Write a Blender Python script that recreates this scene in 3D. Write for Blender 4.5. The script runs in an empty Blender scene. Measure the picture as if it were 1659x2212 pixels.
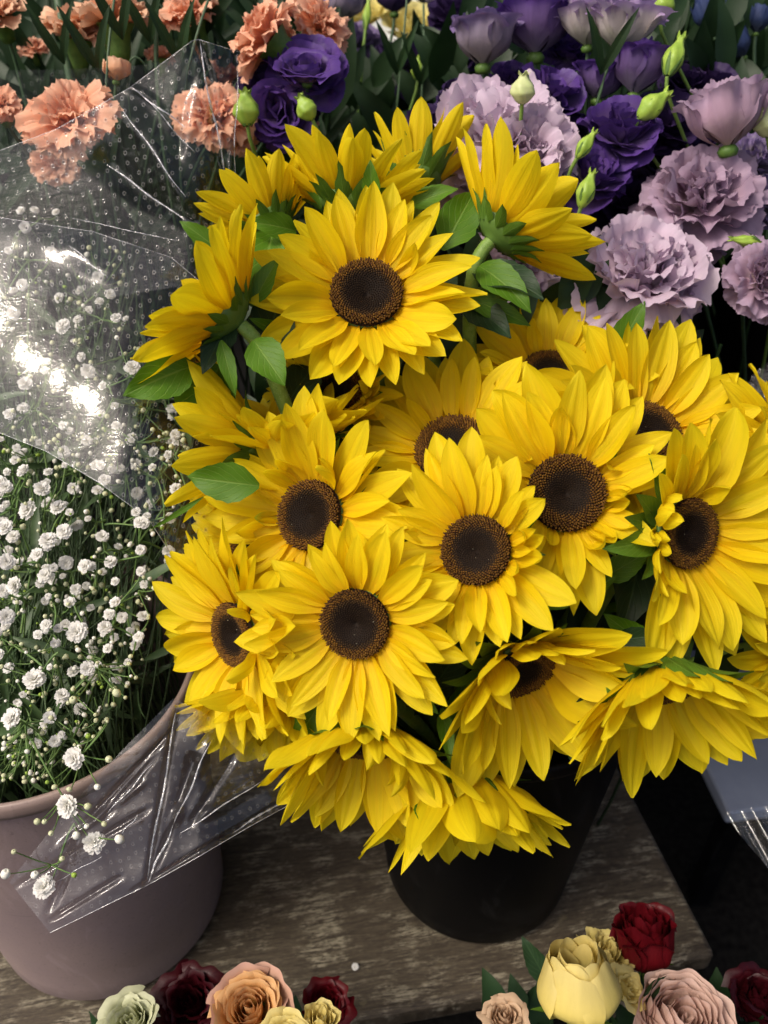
import bpy, math, random
import numpy as np
from mathutils import Vector, Matrix
random.seed(7); RNG = np.random.default_rng(7)
S = bpy.context.scene; COL = S.collection
rad = math.radians
# ------------------------------------------------------------------ camera
CAM = Vector((0, 0, .9)); PITCH = rad(39)
RT = Vector((1, 0, 0)); UP = Vector((0, math.sin(PITCH), math.cos(PITCH))); FW = Vector((0, math.cos(PITCH), -math.sin(PITCH)))
PXF = 1106 / math.tan(rad(30))
cd = bpy.data.cameras.new('camera'); cam = bpy.data.objects.new('camera', cd); COL.objects.link(cam)
cam.location = CAM; cam.rotation_euler = (rad(90) - PITCH, 0, 0)
cd.sensor_fit = 'VERTICAL'; cd.sensor_height = 36; cd.lens = 18 / math.tan(rad(30)); cd.clip_start = .02; cd.clip_end = 200
cd.dof.use_dof = True; cd.dof.focus_distance = .62; cd.dof.aperture_fstop = 6.5
S.camera = cam
# ------------------------------------------------------------------ sky, sun, exposure
TO_SUN = Vector((-.50, -.28, .82)).normalized()
W = bpy.data.worlds.new('World'); S.world = W; W.use_nodes = True
nt = W.node_tree; sky = nt.nodes.new('ShaderNodeTexSky'); sky.sky_type = 'NISHITA'; sky.sun_disc = False
sky.sun_elevation = math.asin(TO_SUN.z); sky.sun_rotation = math.atan2(TO_SUN.x, TO_SUN.y)
sky.air_density = .35; sky.dust_density = 5; sky.ozone_density = 0
bg = nt.nodes['Background']; nt.links.new(sky.outputs[0], bg.inputs[0]); bg.inputs[1].default_value = .15
sl = bpy.data.lights.new('sun', 'SUN'); sl.energy = 1.35; sl.angle = rad(14); sl.color = (1, .92, .78)
so = bpy.data.objects.new('sun', sl); COL.objects.link(so); so.rotation_euler = TO_SUN.to_track_quat('Z', 'Y').to_euler()
S.view_settings.view_transform = 'Standard'; S.view_settings.look = 'None'; S.view_settings.exposure = .48; S.view_settings.gamma = 1
S.cycles.max_bounces = 10; S.cycles.transparent_max_bounces = 16; S.cycles.diffuse_bounces = 4; S.cycles.use_denoising = True
# ------------------------------------------------------------------ helpers
def at(x, y, z):
    return CAM + (RT * ((x - 829.5) / PXF) - UP * ((y - 1106) / PXF) + FW) * z
def cdir(a, b, c):                     # a right, b up, c towards the camera
    return (RT * a + UP * b - FW * c).normalized()
def px(n, z): return n * z / PXF       # size in metres of n units at distance z
def link(o, parent=None):
    COL.objects.link(o)
    if parent: o.parent = parent
    return o
def frame(loc, N, up=None):
    N = N.normalized(); e1 = RT - N * RT.dot(N)
    if e1.length < .3: e1 = (UP - N * UP.dot(N)).cross(N)
    e1.normalize(); e2 = N.cross(e1)
    M = Matrix((e1, e2, N)).transposed().to_4x4(); M.translation = loc
    return M
def thing(name, label, cat, M=None, group=None):
    o = bpy.data.objects.new(name, None); link(o); o.empty_display_size = .01
    if M is not None: o.matrix_world = M
    o['label'] = label; o['category'] = cat
    if group: o['group'] = group
    return o
def tag(o, label, cat, group=None):
    o['label'] = label; o['category'] = cat
    if group: o['group'] = group
    return o
def mesh(name, V, F, mat=None, uv=None, smooth=True, cols=None):
    me = bpy.data.meshes.new(name); me.from_pydata(np.asarray(V).tolist(), [], F if isinstance(F, list) else F.tolist())
    if uv is not None:
        l = me.uv_layers.new(name='UVMap'); idx = np.empty(len(me.loops), dtype=np.int32); me.loops.foreach_get('vertex_index', idx)
        l.data.foreach_set('uv', np.asarray(uv, dtype=np.float32)[idx].ravel())
    if cols is not None:
        a = me.color_attributes.new('col', 'FLOAT_COLOR', 'POINT'); a.data.foreach_set('color', np.asarray(cols, dtype=np.float32).ravel())
    if mat: me.materials.append(mat)
    if smooth: me.polygons.foreach_set('use_smooth', np.ones(len(me.polygons), dtype=bool))
    return me
_gf = {}
def gfaces(m, n):
    if (m, n) not in _gf:
        i = np.arange((m - 1))[:, None] * n + np.arange(n - 1)[None, :]
        _gf[(m, n)] = np.stack([i, i + 1, i + n + 1, i + n], -1).reshape(-1, 4)
    return _gf[(m, n)]
def grid(name, P, mat, uv=None):
    m, n, _ = P.shape
    if uv is None:
        s, t = np.meshgrid(np.linspace(0, 1, m), np.linspace(0, 1, n), indexing='ij'); uv = np.stack([t, s], -1)
    return mesh(name, P.reshape(-1, 3), gfaces(m, n), mat, uv.reshape(-1, 2))
def ob(name, me, parent=None, M=None):
    o = bpy.data.objects.new(name, me); link(o, parent)
    if M is not None: o.matrix_local = M
    return o
def bez(p, n=12):
    t = np.linspace(0, 1, n)[:, None]; p = [np.array(q, float) for q in p]
    return (1 - t) ** 3 * p[0] + 3 * (1 - t) ** 2 * t * p[1] + 3 * (1 - t) * t ** 2 * p[2] + t ** 3 * p[3]
def tube_geo(path, r, sides=8):
    path = np.asarray(path, float); n = len(path); r = np.broadcast_to(np.asarray(r, float), (n,))
    T = np.gradient(path, axis=0); T /= np.linalg.norm(T, axis=1)[:, None] + 1e-12
    a = np.cross(T, [0.13, .31, .94]); bad = np.linalg.norm(a, axis=1) < .15
    a[bad] = np.cross(T[bad], [1, 0, 0]); a /= np.linalg.norm(a, axis=1)[:, None]; b = np.cross(T, a)
    th = np.linspace(0, 2 * math.pi, sides, endpoint=False)
    V = path[:, None] + (a[:, None] * np.cos(th)[None, :, None] + b[:, None] * np.sin(th)[None, :, None]) * r[:, None, None]
    F = []
    for i in range(n - 1):
        for j in range(sides):
            k = (j + 1) % sides; F.append((i * sides + j, i * sides + k, (i + 1) * sides + k, (i + 1) * sides + j))
    return V.reshape(-1, 3), F
class MB:
    def __init__(s): s.V = []; s.F = []; s.n = 0; s.uv = []
    def add(s, V, F, uv=None):
        V = np.asarray(V, float); s.V.append(V); s.F += [tuple(int(i) + s.n for i in f) for f in F]; s.n += len(V)
        s.uv.append(np.zeros((len(V), 2)) if uv is None else np.asarray(uv).reshape(-1, 2))
    def tube(s, path, r, sides=6): s.add(*tube_geo(path, r, sides))
    def build(s, name, mat, parent=None, M=None, smooth=True):
        return ob(name, mesh(name, np.concatenate(s.V), s.F, mat, np.concatenate(s.uv), smooth), parent, M)
def lathe(prof, n=96, wob=0):
    prof = np.asarray(prof, float); m = len(prof); th = np.linspace(0, 2 * math.pi, n, endpoint=False)
    V = np.stack([prof[:, 0][:, None] * np.cos(th), prof[:, 0][:, None] * np.sin(th), np.repeat(prof[:, 1][:, None], n, 1)], -1).reshape(-1, 3)
    F = [(i * n + j, i * n + (j + 1) % n, (i + 1) * n + (j + 1) % n, (i + 1) * n + j) for i in range(m - 1) for j in range(n)]
    return V, F
def sm(x, a, b):
    t = np.clip((x - a) / (b - a), 0, 1); return t * t * (3 - 2 * t)
# ------------------------------------------------------------------ materials
class NT:
    def __init__(s, name):
        s.m = bpy.data.materials.new(name); s.m.use_nodes = True; s.t = s.m.node_tree
        for n in list(s.t.nodes): s.t.nodes.remove(n)
        s.out = s.n('OutputMaterial')
    def n(s, k, **kw):
        nd = s.t.nodes.new('ShaderNode' + k)
        for a, v in kw.items(): setattr(nd, a, v)
        return nd
    def l(s, a, b): s.t.links.new(a, b)
    def val(s, sock, v):
        if hasattr(v, 'is_output') or isinstance(v, bpy.types.NodeSocket): s.l(v, sock)
        else: sock.default_value = (*v, 1) if isinstance(v, tuple) and len(v) == 3 and sock.type == 'RGBA' else v
    def math(s, op, a, b=0.0, c=0.0, clamp=False):
        m = s.n('Math', operation=op, use_clamp=clamp); s.val(m.inputs[0], a); s.val(m.inputs[1], b); s.val(m.inputs[2], c); return m.outputs[0]
    def mix(s, f, a, b, blend='MIX'):
        m = s.n('Mix', data_type='RGBA', blend_type=blend); s.val(m.inputs[0], f); s.val(m.inputs[6], a); s.val(m.inputs[7], b); return m.outputs[2]
    def ramp(s, f, stops, interp='LINEAR'):
        r = s.n('ValToRGB'); s.val(r.inputs[0], f); e = r.color_ramp; e.interpolation = interp
        while len(e.elements) < len(stops): e.elements.new(.5)
        for el, (p, c) in zip(e.elements, stops):
            el.position = p; el.color = (*c, 1) if isinstance(c, tuple) else (c, c, c, 1)
        return r.outputs[0]
    def noise(s, vec, scale, detail=4, rough=.55, dist=0, dims='3D'):
        n = s.n('TexNoise', noise_dimensions=dims); s.l(vec, n.inputs['Vector']); n.inputs['Scale'].default_value = scale
        n.inputs['Detail'].default_value = detail; n.inputs['Roughness'].default_value = rough; n.inputs['Distortion'].default_value = dist; return n.outputs[0]
    def mapping(s, vec, scale=(1, 1, 1), rot=(0, 0, 0), loc=(0, 0, 0)):
        m = s.n('Mapping'); s.l(vec, m.inputs[0]); m.inputs['Scale'].default_value = scale; m.inputs['Rotation'].default_value = rot; m.inputs['Location'].default_value = loc; return m.outputs[0]
    def bump(s, h, strength=.3, dist=.001, nrm=None):
        b = s.n('Bump'); s.l(h, b.inputs['Height']); b.inputs['Strength'].default_value = strength; b.inputs['Distance'].default_value = dist
        if nrm: s.l(nrm, b.inputs['Normal'])
        return b.outputs[0]
    def princ(s, col, rough=.5, spec=.5, nrm=None, **kw):
        p = s.n('BsdfPrincipled'); s.val(p.inputs['Base Color'], col); s.val(p.inputs['Roughness'], rough); s.val(p.inputs['Specular IOR Level'], spec)
        if nrm: s.l(nrm, p.inputs['Normal'])
        for k, v in kw.items(): s.val(p.inputs[k], v)
        return p.outputs[0]
    def mixs(s, f, a, b):
        m = s.n('MixShader'); s.val(m.inputs[0], f); s.l(a, m.inputs[1]); s.l(b, m.inputs[2]); return m.outputs[0]
    def fin(s, sh): s.l(sh, s.out.inputs[0]); return s.m
def thin(N, col, tcol, f, rough=.5, spec=.3, nrm=None):
    p = N.princ(col, rough, spec, nrm); t = N.n('BsdfTranslucent'); N.val(t.inputs[0], tcol)
    if nrm: N.l(nrm, t.inputs[1])
    return N.fin(N.mixs(f, p, t.outputs[0]))
def petal_mat(name, base, mid, tip, transl=.3, streak=(18, 1.3), var=.12, rough=.5, edge=None, bump=.25, p1=.5, fleck=None, groove_shade=None, wrk=1.5):
    N = NT(name); tc = N.n('TexCoord'); sep = N.n('SeparateXYZ'); N.l(tc.outputs['UV'], sep.inputs[0]); u, v = sep.outputs[0], sep.outputs[1]
    oi = N.n('ObjectInfo'); off = N.n('CombineXYZ'); N.l(N.math('MULTIPLY', oi.outputs['Random'], 50.0), off.inputs[0]); N.l(N.math('MULTIPLY', oi.outputs['Random'], 31.0), off.inputs[1])
    add = N.n('VectorMath', operation='ADD'); N.l(N.mapping(tc.outputs['UV'], (streak[0], streak[1], 1)), add.inputs[0]); N.l(off.outputs[0], add.inputs[1])
    st = N.noise(add.outputs[0], 1, 4, .6)
    big = N.n('VectorMath', operation='ADD'); N.l(N.mapping(tc.outputs['UV'], (2.2, 2.2, 1)), big.inputs[0]); N.l(off.outputs[0], big.inputs[1])
    bl = N.noise(big.outputs[0], 1, 3, .5)
    vv = N.math('ADD', v, N.math('MULTIPLY', N.math('SUBTRACT', bl, .5), .35))
    c = N.ramp(vv, [(0, base), (p1, mid), (1, tip)])
    if edge:
        e = N.ramp(vv, [(.72, 0.0), (.98, 1.0)]); c = N.mix(e, c, edge)
    k = N.ramp(st, [(.3, 1 - var), (.7, 1.0)]); c = N.mix(1.0, c, k, 'MULTIPLY')
    b = N.ramp(oi.outputs['Random'], [(0, .9), (1, 1.0)]); c = N.mix(1.0, c, b, 'MULTIPLY')
    if groove_shade:
        au = N.math('ABSOLUTE', N.math('SUBTRACT', u, .5)); g_ = N.math('MULTIPLY', N.ramp(au, [(.0, 0.0), (.10, .15), (.16, 1.0), (.22, .1), (.32, .0), (.38, .45), (.43, 0.0)]), N.ramp(v, [(.0, 1.0), (.45, .75), (.92, .15)]))
        c = N.mix(N.math('MULTIPLY', g_, N.ramp(st, [(.25, .75), (.75, .25)])), c, groove_shade)  # crease shading painted as darker colour along the petal grooves
    if fleck: c = N.mix(N.ramp(bl, [(.62, 0.0), (.72, .35)]), c, fleck)
    wr = N.noise(tc.outputs['UV'], 7, 4, .6, .6)
    nr = N.bump(N.math('ADD', st, N.math('MULTIPLY', wr, wrk)), bump, .0008)
    return thin(N, c, c, transl, rough, .25, nr)
M_SUN = petal_mat('sunflower_petal', (.93, .56, .003), (.95, .72, .004), (.95, .78, .012), .48, (17, 1.0), .11, .6, p1=.30, groove_shade=(.72, .44, .003), wrk=.4, bump=.5)
M_SUNG = petal_mat('sunflower_petal_greenish', (.62, .45, .006), (.82, .62, .012), (.50, .62, .03), .32, (15, 1.2), .10, .5)
M_CARN = petal_mat('carnation_petal', (.76, .33, .16), (.90, .42, .24), (.92, .54, .36), .3, (6, 2), .10, .6)
M_CARN2 = petal_mat('carnation_petal_cream', (.66, .36, .15), (.86, .46, .25), (.90, .58, .38), .3, (6, 2), .12, .6)
M_LIL = petal_mat('pale_lilac_petal', (.66, .58, .42), (.71, .55, .65), (.70, .54, .68), .3, (9, 2), .10, .55, edge=(.63, .51, .62), fleck=(.70, .60, .56))
M_LIL2 = petal_mat('mauve_lilac_petal', (.50, .38, .32), (.50, .34, .44), (.52, .37, .49), .3, (9, 2), .12, .55, edge=(.44, .32, .43))
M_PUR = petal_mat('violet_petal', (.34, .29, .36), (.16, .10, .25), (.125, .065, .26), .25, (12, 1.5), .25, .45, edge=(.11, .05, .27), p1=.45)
M_PURD = petal_mat('shaded_violet_petal', (.08, .055, .11), (.055, .032, .10), (.045, .024, .095), .2, (12, 1.5), .25, .5)  # violet darkened in its colour to stand in for shade at the back
M_CREAM = petal_mat('cream_lilac_petal', (.40, .44, .24), (.62, .56, .52), (.60, .52, .58), .3, (9, 2), .15, .55, edge=(.40, .28, .50))
M_GREYL = petal_mat('dusty_lavender_petal', (.36, .33, .28), (.30, .25, .32), (.26, .21, .34), .28, (9, 2), .18, .55, edge=(.24, .17, .36))
M_BLUE = petal_mat('blue_petal', (.10, .12, .15), (.03, .05, .13), (.05, .075, .19), .2, (10, 1.5), .2, .5)
M_PEACH = petal_mat('peach_rose_petal', (.80, .36, .05), (.78, .40, .10), (.76, .47, .22), .3, (8, 2), .06, .55)
M_PINKO = petal_mat('pink_outer_petal', (.74, .46, .22), (.74, .44, .26), (.70, .42, .32), .3, (8, 2), .1, .55)
M_YROSE = petal_mat('pale_yellow_petal', (.70, .62, .14), (.80, .66, .18), (.76, .64, .24), .3, (8, 2), .08, .5)
M_GROSE = petal_mat('green_white_petal', (.45, .52, .22), (.60, .64, .36), (.62, .64, .42), .3, (8, 2), .1, .55)
M_RED = petal_mat('red_rose_petal', (.11, .004, .006), (.13, .004, .008), (.10, .003, .007), .15, (8, 2), .2, .45)
M_DRED = petal_mat('dark_red_petal', (.055, .003, .006), (.05, .003, .006), (.035, .002, .005), .1, (8, 2), .2, .45)
M_BEIGE = petal_mat('beige_rose_petal', (.66, .42, .22), (.68, .46, .28), (.66, .47, .31), .3, (8, 2), .08, .55)
M_PINK = petal_mat('shell_pink_petal', (.60, .28, .16), (.66, .42, .33), (.70, .50, .42), .3, (8, 2), .08, .55)
M_YBACK = petal_mat('soft_yellow_petal', (.75, .62, .12), (.8, .68, .18), (.8, .72, .3), .3, (8, 2), .08, .55)
def leaf_mat(name, c1, c2, vein, transl=.25):
    N = NT(name); tc = N.n('TexCoord'); sep = N.n('SeparateXYZ'); N.l(tc.outputs['UV'], sep.inputs[0])
    u = N.math('ABSOLUTE', N.math('SUBTRACT', sep.outputs[0], .5)); v = sep.outputs[1]
    mid = N.ramp(u, [(.012, 1.0), (.035, 0.0)])
    fr = N.math('FRACT', N.math('SUBTRACT', N.math('MULTIPLY', v, 6.5), N.math('MULTIPLY', u, 5.5)))
    sv = N.ramp(N.math('ABSOLUTE', N.math('SUBTRACT', fr, .5)), [(.03, .55), (.09, 0.0)])
    vn = N.math('MAXIMUM', mid, sv)
    ns = N.noise(tc.outputs['Object'], 60, 4); fine = N.noise(tc.outputs['Object'], 900, 2)
    oi = N.n('ObjectInfo')
    c = N.mix(ns, c1, c2); c = N.mix(N.math('MULTIPLY', vn, .6), c, vein)
    c = N.mix(1.0, c, N.ramp(oi.outputs['Random'], [(0, .8), (1, 1.1)]), 'MULTIPLY')
    nr = N.bump(N.math('ADD', N.math('MULTIPLY', vn, -1.0), N.math('MULTIPLY', fine, .5)), .5, .0006)
    return thin(N, c, c, transl, .5, .35, nr)
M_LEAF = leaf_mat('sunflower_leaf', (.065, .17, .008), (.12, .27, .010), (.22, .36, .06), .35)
M_LEAFD = leaf_mat('dark_shaded_leaf', (.012, .034, .010), (.022, .055, .016), (.05, .10, .035), .18)  # dark leaf green; shade of the rear display is put into the colour
M_BLEAF = leaf_mat('bract_green', (.055, .13, .010), (.11, .22, .016), (.16, .28, .04), .3)
def plain(name, c1, c2, sc=80, rough=.5, spec=.4, bump=.2, bd=.0005, **kw):
    N = NT(name); tc = N.n('TexCoord'); ns = N.noise(tc.outputs['Object'], sc, 5); c = N.mix(N.ramp(ns, [(.3, 0.0), (.7, 1.0)]), c1, c2)
    return N.fin(N.princ(c, rough, spec, N.bump(ns, bump, bd), **kw))
M_STEM = plain('sunflower_stem', (.12, .22, .03), (.19, .30, .06), 200, .55)
M_STEMD = plain('grey_green_stem', (.035, .075, .03), (.06, .11, .05), 150, .5)
M_CALYX = plain('calyx_green', (.06, .13, .02), (.11, .20, .035), 200, .5)
M_BUD = plain('bud_green', (.20, .34, .035), (.33, .46, .07), 120, .45, .4, .3)
M_BUDP = plain('pale_bud_green', (.42, .50, .20), (.52, .55, .28), 120, .45, .4, .3)
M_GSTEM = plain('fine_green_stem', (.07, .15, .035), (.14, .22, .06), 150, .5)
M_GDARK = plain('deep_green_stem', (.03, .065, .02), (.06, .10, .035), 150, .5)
M_GBUD = plain('cream_green_bud', (.42, .46, .22), (.66, .66, .46), 250, .5)
M_GWB = plain('white_bud', (.70, .70, .58), (.78, .77, .70), 250, .5)
def white_mat():
    N = NT('white_blossom_petal'); tc = N.n('TexCoord'); sep = N.n('SeparateXYZ'); N.l(tc.outputs['UV'], sep.inputs[0])
    c = N.ramp(sep.outputs[1], [(0, (.62, .64, .40)), (.35, (.80, .79, .72)), (1, (.86, .85, .82))]); return thin(N, c, c, .35, .6, .2)
M_WHITE = white_mat()
def disc_mat():
    N = NT('seed_disc'); a = N.n('Attribute', attribute_name='col'); tc = N.n('TexCoord')
    ns = N.noise(tc.outputs['Object'], 8, 3); c = N.mix(1.0, a.outputs['Color'], N.ramp(ns, [(.3, .7), (.7, 1.2)]), 'MULTIPLY')
    return N.fin(N.princ(c, .7, .12))
M_DISC = disc_mat()
def bucket_mat(name, c, rough, stain=None, spec=.5):
    N = NT(name); tc = N.n('TexCoord'); o = tc.outputs['Object']; ns = N.noise(o, 7, 5, .6); f = N.noise(o, 900, 2, .7)
    sc = N.noise(N.mapping(o, (5, 5, 60)), 4, 3, .6)
    col = N.mix(N.ramp(ns, [(.35, 0.0), (.7, 1.0)]), c, stain or c); col = N.mix(N.ramp(sc, [(.68, 0.0), (.76, .35)]), col, tuple(x * .45 for x in c))
    col = N.mix(N.ramp(N.noise(o, 130, 3), [(.68, 0.0), (.72, .45)]), col, tuple(x * .5 for x in c))
    col = N.mix(N.ramp(N.noise(o, 420, 2, .8), [(.58, 0.0), (.70, .38)]), col, tuple(x * .45 for x in c)); col = N.mix(N.ramp(N.noise(N.mapping(o, (3, 3, 1.2)), 9, 6, .7, 1.2), [(.56, 0.0), (.66, .3)]), col, tuple(min(1, x * 1.5 + .02) for x in c))
    return N.fin(N.princ(col, rough, spec, N.bump(f, .12, .0004)))
M_MAUVE = bucket_mat('mauve_plastic', (.25, .190, .188), .5, (.30, .225, .200), .3)
M_LIP = bucket_mat('mauve_rim_plastic', (.26, .19, .165), .4, (.31, .23, .19))
M_BLACK = bucket_mat('black_plastic', (.0015, .0015, .0018), .5, (.0025, .0025, .003), .12)
M_GREYB = bucket_mat('pale_grey_plastic', (.66, .74, .72), .35, (.74, .80, .78))
def wood():
    N = NT('weathered_wood'); o = N.n('TexCoord').outputs['Object']
    wob = N.noise(N.mapping(o, (2.5, 8, 3)), 1.6, 2); off = N.n('CombineXYZ'); N.l(N.math('MULTIPLY', wob, .025), off.inputs[1])
    add = N.n('VectorMath', operation='ADD'); N.l(o, add.inputs[0]); N.l(off.outputs[0], add.inputs[1]); p = add.outputs[0]
    gr = N.noise(N.mapping(p, (20, 260, 9)), 1, 7, .72, .5); fine = N.noise(N.mapping(p, (110, 900, 30)), 1, 4, .75, .5); patch = N.noise(N.mapping(p, (22, 50, 14)), 1, 6, .66)
    h = N.math('ADD', N.math('MULTIPLY', gr, .5), N.math('MULTIPLY', fine, .5))
    base = N.ramp(h, [(.38, (.020, .014, .008)), (.52, (.062, .048, .030)), (.66, (.115, .094, .062))])
    worn = N.math('MULTIPLY', N.ramp(h, [(.49, 0.0), (.54, 1.0)]), N.ramp(patch, [(.48, 0.0), (.58, 1.0)]))
    c = N.mix(N.math('MULTIPLY', worn, .8), base, (.29, .26, .185))
    c = N.mix(N.ramp(N.noise(p, 60, 3), [(.66, 0.0), (.72, .3)]), c, (.14, .12, .06))
    return N.fin(N.princ(c, N.ramp(h, [(.3, .45), (.7, .75)]), .35, N.bump(h, .7, .0016)))
M_WOOD = wood()
M_GREY = plain('grey_blue_enamel', (.22, .26, .33), (.30, .34, .42), 14, .35, .4, .1)
M_GROUND = plain('shaded_asphalt', (.003, .003, .003), (.014, .0135, .012), 90, .9, .05, .6, .002)  # near-black colour stands in for the shade in the gap beside the table
M_BOARD = plain('dark_board', (.006, .006, .006), (.012, .011, .010), 20, .7, .2)
def film(name, haze=.05, dots=135, crinkle=1.0, ringw=1.0, rough=.07, refl=.06):
    N = NT(name); uv = N.n('TexCoord').outputs['UV']
    vo = N.n('TexVoronoi', voronoi_dimensions='2D', feature='F1'); N.l(N.mapping(uv, (dots, dots * .8, 1), (0, 0, .3)), vo.inputs['Vector']); vo.inputs['Scale'].default_value = 1; vo.inputs['Randomness'].default_value = .28
    d = vo.outputs['Distance']; ring = N.ramp(d, [(.085, 0.0), (.12, 1.0), (.15, 1.0), (.20, 0.0)]); hole = N.ramp(d, [(.07, 1.0), (.11, 0.0)])
    n1 = N.noise(N.mapping(uv, (60, 150, 1), (0, 0, -.35)), 1, 3, .55, .8); n2 = N.noise(uv, 190, 3, .6, 1.5); n3 = N.noise(uv, 22, 3, .5)
    h = N.math('ADD', N.math('MULTIPLY', n1, .55), N.math('ADD', N.math('MULTIPLY', n2, .22), N.math('MULTIPLY', n3, .35)))
    h = N.math('ADD', h, N.math('MULTIPLY', ring, .12))
    nr = N.bump(h, .6 * crinkle, .0020)
    ge = N.n('NewGeometry'); dp = N.n('VectorMath', operation='DOT_PRODUCT'); N.l(nr, dp.inputs[0]); N.l(ge.outputs['Incoming'], dp.inputs[1])
    cz = N.math('SUBTRACT', 1.0, N.math('ABSOLUTE', dp.outputs['Value']), clamp=True)
    f = N.math('ADD', refl, N.math('MULTIPLY', N.math('POWER', cz, 5.0), .9), clamp=True)
    tr = N.n('BsdfTransparent'); tr.inputs[0].default_value = (.95, .955, .95, 1)
    gl = N.n('BsdfGlossy'); gl.inputs['Roughness'].default_value = rough; N.l(nr, gl.inputs['Normal'])
    df = N.n('BsdfDiffuse'); df.inputs[0].default_value = (.72, .72, .70, 1); N.l(nr, df.inputs['Normal'])
    hz = N.math('ADD', haze, N.math('MULTIPLY', N.ramp(n1, [(.5, 0.0), (.72, 1.0)]), haze * 1.6))
    hz = N.math('ADD', hz, N.math('MULTIPLY', ring, .17 * ringw), clamp=True)
    a = N.mixs(hz, tr.outputs[0], df.outputs[0]); dk = N.n('BsdfDiffuse'); dk.inputs[0].default_value = (.02, .02, .02, 1)
    a = N.mixs(N.math('MULTIPLY', hole, .5 * ringw), a, dk.outputs[0])
    return N.fin(N.mixs(f, a, gl.outputs[0]))
M_FILM = film('perforated_cellophane', .006, crinkle=.6, refl=.042, rough=.05)
M_FILML = film('smooth_cellophane', .010, crinkle=.42, refl=.065, rough=.03)
M_FILMB = film('clear_cellophane', .012, 150, .30, .5, refl=.06)
def glint_mat():
    N = NT('film_glint'); o = N.n('TexCoord').outputs['Object']; n_ = N.noise(o, 260, 3, .6); nr = N.bump(n_, .6, .002)
    tr = N.n('BsdfTransparent'); gl = N.n('BsdfGlossy'); gl.inputs['Roughness'].default_value = .12; N.l(nr, gl.inputs['Normal']); df = N.n('BsdfDiffuse'); df.inputs[0].default_value = (.8, .82, .85, 1)
    a = N.mixs(N.ramp(n_, [(.35, .10), (.6, .40)]), tr.outputs[0], df.outputs[0]); return N.fin(N.mixs(.22, a, gl.outputs[0]))
M_GLINT = glint_mat()  # whitish gloss for the added tubes that draw glints on the film
M_FILMC = film('faint_cellophane', .002, 135, .12, .3, refl=.016)
# ------------------------------------------------------------------ setting
gr = ob('ground', mesh('ground', [(-40, -40, -.5), (40, -40, -.5), (40, 60, -.5), (-40, 60, -.5)], [(0, 1, 2, 3)], M_GROUND)); gr['kind'] = 'structure'
def slab(name, corners, z1, z0, mat, bev=.004, label=None, cat=None):
    n = len(corners); V = [(x, y, z0) for x, y in corners] + [(x, y, z1) for x, y in corners]
    F = [tuple(range(n))[::-1], tuple(range(n, 2 * n))] + [(i, (i + 1) % n, n + (i + 1) % n, n + i) for i in range(n)]
    o = ob(name, mesh(name, V, F, mat, smooth=False)); b = o.modifiers.new('b', 'BEVEL'); b.width = bev; b.segments = 3
    if label: tag(o, label, cat)
    return o
tb = thing('wooden_table', 'low dark weathered wooden table under the black bucket of sunflowers', 'table', Matrix.Translation((.3321, .409, 0)) @ Matrix.Rotation(rad(9.6), 4, 'Z'))
def tloc(x, y): v = tb.matrix_world.inverted() @ Vector((x, y, 0)); return v.x, v.y
c3 = tloc(.289 - (.3321 - .289) * 1.6, .588 + .179 * 1.6)
pl_z = 0
t1 = slab('tabletop', [(-1.3, 0), (0, 0), c3, (-1.3, c3[1])], 0, -.032, M_WOOD, .007); t1.parent = tb
for x, y in ((-.06, .05), (-1.2, .05), (-.14, c3[1] - .05), (-1.2, c3[1] - .05)):
    l = slab('leg', [(x - .025, y - .025), (x + .025, y - .025), (x + .025, y + .025), (x - .025, y + .025)], -.034, -.5, M_WOOD, .003); l.parent = tb
bpy.context.view_layer.update()
g = at(1575, 1755, 1); 
def gpt(x, y, h):
    d = at(x, y, 1) - CAM; t = (h - .9) / d.z; p = CAM + d * t; return p.x, p.y
hG = -.16; a = gpt(1575, 1757, hG); b = gpt(1516, 1636, hG); dx, dy = b[0] - a[0], b[1] - a[1]; k = .5 / math.hypot(dx, dy)
gt = thing('grey_table', 'pale blue grey tabletop in the gap right of the wooden table', 'table', Matrix.Identity(4))
gtop = slab('tabletop', [a, (a[0] + .9, a[1] + .12), (a[0] + .9 + dx * k, a[1] + .12 + dy * k), (a[0] + dx * k, a[1] + dy * k)], hG, hG - .025, M_GREY, .004); gtop.parent = gt
for x, y in ((a[0] + .05, a[1] + .06), (a[0] + .8, a[1] + .16), (a[0] + .0, a[1] + .42), (a[0] + .75, a[1] + .5)):
    l = slab('leg', [(x - .015, y - .015), (x + .015, y - .015), (x + .015, y + .015), (x - .015, y + .015)], hG - .027, -.5, M_BLACK, .002); l.parent = gt
st = thing('display_shelf', 'black stepped shelf holding the rear flower buckets', 'shelf', Matrix.Translation((.1, 1.15, 0)))
s1 = slab('shelf_board', [(-1.3, -.42), (1.5, -.42), (1.5, .42), (-1.3, .42)], .12, .09, M_BOARD); s1.parent = st
s2 = slab('front_board', [(-1.3, .30), (1.5, .30), (1.5, .32), (-1.3, .32)], .088, -.5, M_BOARD); s2.parent = st
s3 = slab('added_backdrop', [(-1.3, .42), (1.5, .42), (1.5, .44), (-1.3, .44)], .72, -.5, M_BOARD); s3.parent = st  # added dark panel: keeps the gaps black and blocks far sky light
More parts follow.
